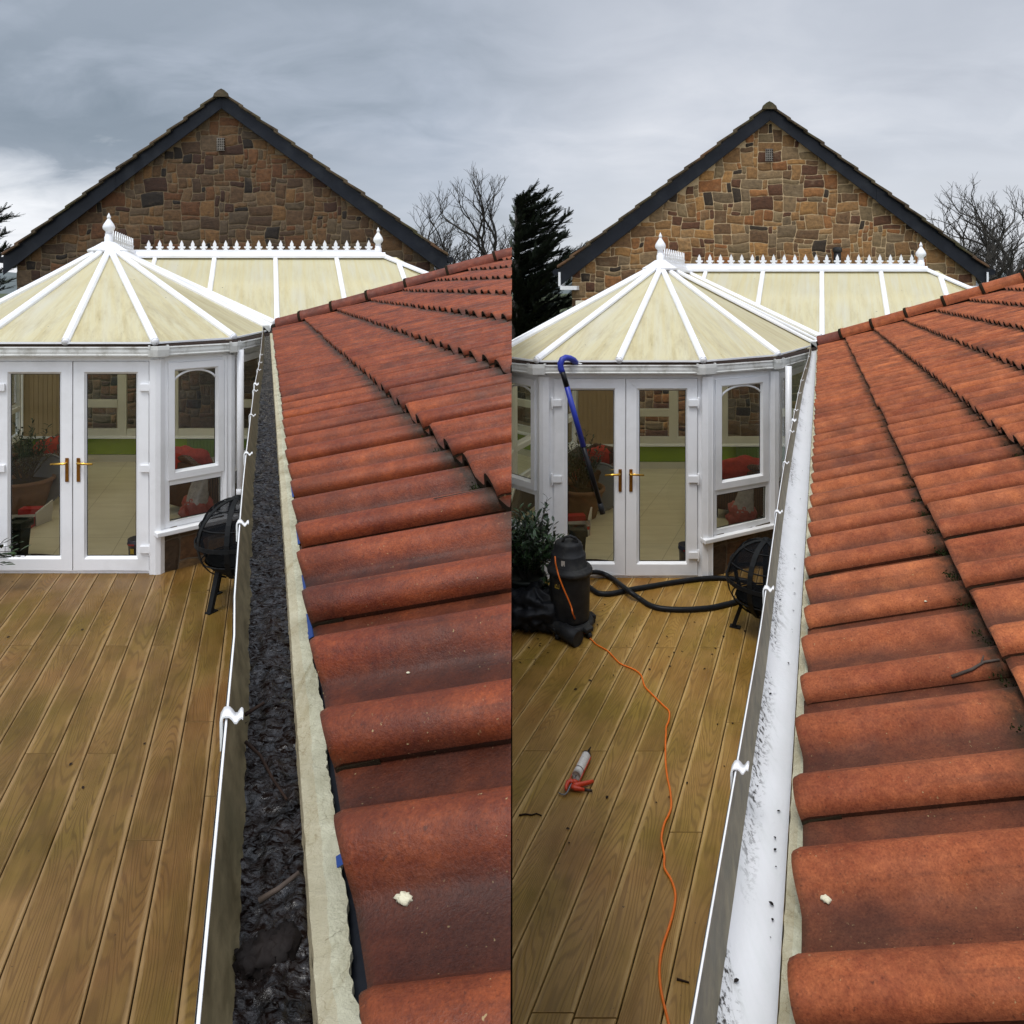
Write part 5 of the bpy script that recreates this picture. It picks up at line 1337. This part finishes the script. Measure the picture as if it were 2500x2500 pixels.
# ---- orange cable
cab = [(370, 510), (374, 560), (385, 610), (405, 680), (440, 770), (480, 860), (500, 915), (512, 965)]
vp = []
for i, (x, y) in enumerate(cab):
    px, py = s5(x, y); vp.append(atD(px, py, 5.835 - (.0 if i < 3 else .012 * i) + (.03 if i == 0 else 0)))
gz = zd + .007
c2 = [(555, 1055), (600, 1110), (660, 1168), (700, 1205), (780, 1250), (830, 1300), (880, 1350), (960, 1385), (1010, 1410), (1050, 1450), (1075, 1530), (1120, 1580), (1170, 1630), (1220, 1680), (1268, 1730), (1265, 1800), (1245, 1850), (1243, 1900)]
for x, y in c2: vp.append(gp(x, y, gz))
def s7(x, y): return 1240 + .3881 * x, 1750 + .3881 * y
for x, y in [(993, 130), (991, 200), (993, 290), (1003, 380), (1020, 460), (1028, 560), (1010, 620), (985, 670), (966, 760), (975, 820), (985, 880), (985, 950), (1025, 1020), (1050, 1090), (1053, 1150), (1040, 1230), (1012, 1330), (975, 1440), (955, 1560), (958, 1680), (975, 1780), (1000, 1880), (1040, 2060)]:
    px, py = s7(x, y); vp.append(onplane(px, py, gz))
sm_ = []
for i in range(len(vp) - 1):
    p0, p1, p2, p3 = vp[max(i - 1, 0)], vp[i], vp[i + 1], vp[min(i + 2, len(vp) - 1)]
    for k in range(4):
        t_ = k / 4; sm_.append(.5 * ((2 * p1) + (p2 - p0) * t_ + (2 * p0 - 5 * p1 + 4 * p2 - p3) * t_ ** 2 + (3 * p1 - p0 - 3 * p2 + p3) * t_ ** 3))
mb = MB(); mb.tube(sm_, .0062, 8); o = mb.build('extension_cord', 'orange_cable'); tag(o, 'orange electric cable snaking from the vacuum across the right deck', 'cable')
# ---- gutter pole hooked over the conservatory gutter
lm = LM(R_); gd = 6.86
pl = [(640, 175), (618, 150), (585, 134), (545, 128), (512, 145), (495, 185), (500, 235), (515, 270)]
def r3(x, y): return 1240 + .2588 * x, 840 + .2588 * y
root = thing('gutter_pole', atD(*r3(890, 1600), gd), 'long black and blue suction pole hooked over the gutter above the doors', 'pole')
def dd_(i, n): return gd + .14 * (1 - i / (n - 1))
hk = [atD(*r3(x, y), gd + (.15 if i == 0 else .10 if i == 1 else .06 if i == 2 else .02 if i == 3 else -.01 if i == 4 else -.02)) for i, (x, y) in enumerate(pl)]
mb = MB(); mb.tube(hk, .031, 14); mb.build('hook', 'blue_foam', root)
seg = [(515, 262), (556, 402), (712, 965), (868, 1500), (893, 1600)]
sp_ = [atD(*r3(*q), gd - .03 + .0 * i) for i, q in enumerate(seg)]
for i, (mt, rr) in enumerate((('pole_black', .027), ('blue_foam', .0275), ('pole_black', .024), ('black_plastic', .028))):
    mb = MB(); mb.tube([sp_[i], sp_[i + 1]], rr, 14); mb.build('tube_section', mt, root)
mb = MB(); mb.tube([atD(*r3(640, 178), gd + .15), atD(*r3(745, 203), gd + .17)], [.014, .008], 8); mb.build('nozzle', 'upvc', root)
# ---- caulking gun
def s8(x, y): return 1340 + .08284 * x, 1800 + .08284 * y
cz = zd + .032
def cg(x, y, z=cz): return onplane(*s8(x, y), z)
root = thing('caulking_gun', cg(800, 1150, zd), 'red handled sealant gun loaded with a white cartridge lying on the right deck', 'sealant gun')
A = cg(810, 1130); B = cg(1110, 520); ax = (B - A).normalized(); A.z = B.z = zd + .03
mb = MB(); ln = (B - A).length; mb.lathe([(.0, .012), (.024, .012), (.0275, 0), (.0275, ln * .27), (.0275, ln), (.02, ln + .004), (0, ln + .004)], A, 24, axis=ax); mb.build('cartridge', 'tube_white', root)
mb = MB(); mb.lathe([(.029, ln * .24), (.0295, ln * .245), (.0295, ln * .262), (.029, ln * .27)], A, 24, axis=ax); mb.lathe([(.0285, ln * .97), (.0295, ln * 1.0), (.028, ln * 1.02), (0, ln * 1.02)], A, 24, axis=ax); mb.lathe([(0, .013), (.0225, .013)], A, 20, axis=ax); mb.build('end_band', 'gun_dark', root)
mb = MB(); mb.lathe([(.012, ln), (.008, ln + .03), (.003, ln + .085), (0, ln + .087)], A, 12, axis=ax); mb.build('nozzle', 'pole_black', root)
mb = MB()
sdv = ax.cross(Vector((0, 0, 1))).normalized()
for s_ in (-1, 1): mb.beam(A + sdv * .029 * s_ - ax * .055 - Vector((0, 0, .012)), B + sdv * .029 * s_ - Vector((0, 0, .012)), .0035, .012)
mb.build('cradle', 'gun_red', root)
mb = MB(); pc = [cg(720, 1350), cg(640, 1290), cg(560, 1330), cg(510, 1440), cg(500, 1550)]; mb.tube(pc, [.012, .014, .014, .011, .007], 8)
mb.tube([cg(640, 1310), cg(760, 1310), cg(860, 1340)], [.012, .015, .01], 8)
mb.tube([cg(700, 1400), cg(850, 1410, zd + .025), cg(1000, 1375, zd + .022), cg(1180, 1330, zd + .02), cg(1310, 1290, zd + .02)], [.012, .015, .013, .012, .009], 8); mb.build('trigger', 'gun_red', root)
mb = MB(); mb.tube([cg(650, 1440), cg(780, 1500, zd + .022), cg(900, 1520, zd + .02), cg(1060, 1545, zd + .018)], [.011, .014, .011, .008], 8); hd_ = mb.build('handle', 'gun_red', root)
mb = MB(); mb.tube([cg(1050, 1545, zd + .018), cg(1280, 1580, zd + .016)], [.0085, .007], 8); mb.build('grip_end', 'gun_dark', hd_)
mb = MB(); mb.tube([cg(800, 1120), cg(740, 1240), cg(660, 1380), cg(600, 1500), cg(540, 1620, zd + .02), cg(470, 1690, zd + .014), cg(380, 1680, zd + .01), cg(285, 1630, zd + .01)], .0038, 7); mb.build('plunger_rod', 'aerial_mat', root)
# ---- bay shrub, black sack, plant beyond
b = Vector((.13, 6.42, zd)); root = thing('bay_shrub', b, 'dark glossy leaved bay shrub in a black pot behind the vacuum', 'potted shrub')
mb = MB(); mb.lathe([(0, 0), (.14, 0), (.18, .28), (.195, .285), (.195, .31), (.17, .31), (.165, .26), (0, .26)], b, 24); mb.build('pot', 'pot_dark', root)
mb = MB(); ms = MB(); plant(mb, ms, b + Vector((0, 0, .25)), .33, .76, 110, 6, .085, .030, xlim=-.02); 
for (x, y) in ((1336, 1215), (1330, 1235), (1352, 1275)):
    tp = atD(x, y, 6.45); ms.tube([b + Vector((.1, 0, .5)), tp], [.005, .002], 5)
    for k in range(9):
        a = rg.uniform(0, 6.28); leaf(mb, tp - Vector((0, 0, .035 * k)), (math.cos(a), math.sin(a), .9), (0, 0, 1), .07, .028, rg.random())
for k in range(40):    # low shoots on the ground side
    a = rg.uniform(-.6, .9); q = b + Vector((math.cos(a) * .2, -.2, rg.uniform(.1, .5)))
    leaf(mb, q, (rg.uniform(-.3, 1), rg.uniform(-1, .2), rg.uniform(-.2, .6)), (0, 0, 1), .09, .03, rg.random())
mb.build('foliage', 'bay_leaf', root, fixn=False); ms.build('stem', 'bark_dark', root)
mb = MB(); c = Vector((.20, 6.10, zd + .15)); blob(mb, c, .27, .22, .17, 12, .45, 22, 3.2); mb.build('refuse_sack', 'hose_rubber'); o = bpy.data.objects['refuse_sack']; tag(o, 'crumpled black sack on the right deck between shrub and vacuum', 'sack')
# left: sprig at the frame edge by the door
p = L_; b = Vector((-4.98, 6.25, p.zd)); root = thing('bay_shrub', b, 'few glossy leaves of a potted shrub at the left edge by the left door hinge', 'potted shrub')
mb = MB(); ms = MB(); 
mb2 = MB(); mb2.lathe([(0, 0), (.12, 0), (.16, .22), (.17, .22), (.15, .24), (0, .2)], b, 20); mb2.build('pot', 'pot_dark', root)
tips = [atD(38, 1330, 6.3), atD(48, 1345, 6.2), atD(20, 1322, 6.3), atD(60, 1360, 6.2), atD(30, 1352, 6.2), atD(8, 1380, 6.2)]
for tpt in tips:
    ms.tube([b + Vector((0, 0, .2)), (b + Vector((0, 0, .35)) + tpt) / 2, tpt], [.006, .004, .002], 5)
    for k in range(6):
        a = rg.uniform(-1.2, 1.2); leaf(mb, tpt.lerp(b + Vector((0, 0, .3)), .09 * k), (math.cos(a), math.sin(a) * .5 - .2, rg.uniform(-.1, .7)), (0, 0, 1), .10, .032, rg.random())
plant(mb, ms, b + Vector((-.12, 0, .2)), .22, .40, 26, 9, .085, .03)
mb.build('foliage', 'bay_leaf', root, fixn=False); ms.build('stem', 'bark_dark', root)

# ---- leaf litter on the decks
for p, n in ((L_, 34), (R_, 90)):
    mb = MB(); rg = rnd(90)
    for k in range(n):
        D = rg.uniform(2.4, 6.5)
        if p is R_ and rg.random() < .5: D = rg.uniform(5.2, 6.6)
        s_ = rg.uniform(-3.4 if p is L_ else -2.4, .0 if p is L_ else -.2); x = p.gx * D + s_
        if p is R_ and x < .05: continue
        ln = rg.uniform(.008, .03); a = rg.uniform(0, 6.28)
        leaf(mb, Vector((x, D, p.zd + .003)), (math.cos(a), math.sin(a), .05), (0, 0, 1), ln, ln * rg.uniform(.3, .8), .5, .25)
    o = mb.build('leaf_litter', 'litter_mat', fixn=False); tag(o, 'dark leaf scraps scattered over the %s deck' % p.n, 'leaves', kind='stuff')
def dk(p, x, y): q = onplane(*s7(x, y), p.zd + .004); return q
twig([dk(R_, 70, 620), dk(R_, 110, 612), dk(R_, 150, 618), dk(R_, 180, 608), dk(R_, 213, 622)], .005, 'crooked dark twig on the right deck beyond the sealant gun', mat='litter_mat')
twig([dk(R_, 1062, 1650), dk(R_, 1100, 1660), dk(R_, 1140, 1672)], .005, 'short dark twig on the right deck close to the gutter', mat='litter_mat')

# ---- trees and far buildings
GT = 'bare trees beyond the left roof'
baretree((atD(1137, 700, 26).x, 26, -.3), 6.8, 21, 'leaning bare tree beside the slope of the left gable', (-.12, 0), 1.05, 7, xmax=-.0, group=GT)
baretree((atD(1196, 700, 25).x, 25, -.3), 7.4, 9, 'taller bare tree against the centre of the sky', (.0, 0), 1.0, 7, xmax=.003, group=GT)
baretree((atD(1085, 700, 36).x, 36, -.3), 6.4, 15, 'small distant bare tree at the foot of the left gable', (-.05, 0), 1.2, 8, xmax=-.01, group=GT)
GR = 'bare trees at the right edge'
baretree((atD(2505, 700, 22).x, 22, -.3), 7.2, 24, 'large bare tree cut by the right edge of the view', (-.30, 0), 1.1, 7, xmin=.6, group=GR)
baretree((atD(2425, 700, 30).x, 30, -.3), 6.6, 19, 'smaller bare tree at the foot of the right gable', (-.12, 0), 1.15, 8, xmin=.6, group=GR)
conifer((.10, 16.5, -.3), 5.25, 3, 'dark cypress with windswept sprays left of the right house', lambda f: 1.75 * (1 - (max(0, f - .55) / .45) ** 2 * .55) if f > .3 else 1.5, [.0, .25, -.25, .5, -.5, 1.2, -1.2], xmin=-.0035, z0=.6, n=190)
conifer((-13.25, 16.0, -.3), 4.7, 5, 'dark conifer whose spray tips reach in at the far left edge', lambda f: 1.55, [.0, .3, -.3, .6], z0=1.4, n=70)
mb = MB(); q = LM(R_)(7.4, 14, 0)
mb2 = thing('distant_house', q, 'distant grey roofed house low behind the right house', 'house')
xa, xb = 9.2, 16.0; yq = 22.0
mb.box(xa, xb, yq, yq + 6, -.3, 2.2); mb.build('wall', 'render_wall', mb2)
mb = MB(); mb.hexa([(xa - .3, yq - .4, 2.2), (xb + .3, yq - .4, 2.2), (xb + .3, yq + 6.4, 2.2), (xa - .3, yq + 6.4, 2.2), (xa + .2, yq + 2.6, 3.55), (xb - .2, yq + 2.6, 3.55), (xb - .2, yq + 3.4, 3.55), (xa + .2, yq + 3.4, 3.55)]); mb.build('roof', 'distant_roof', mb2)
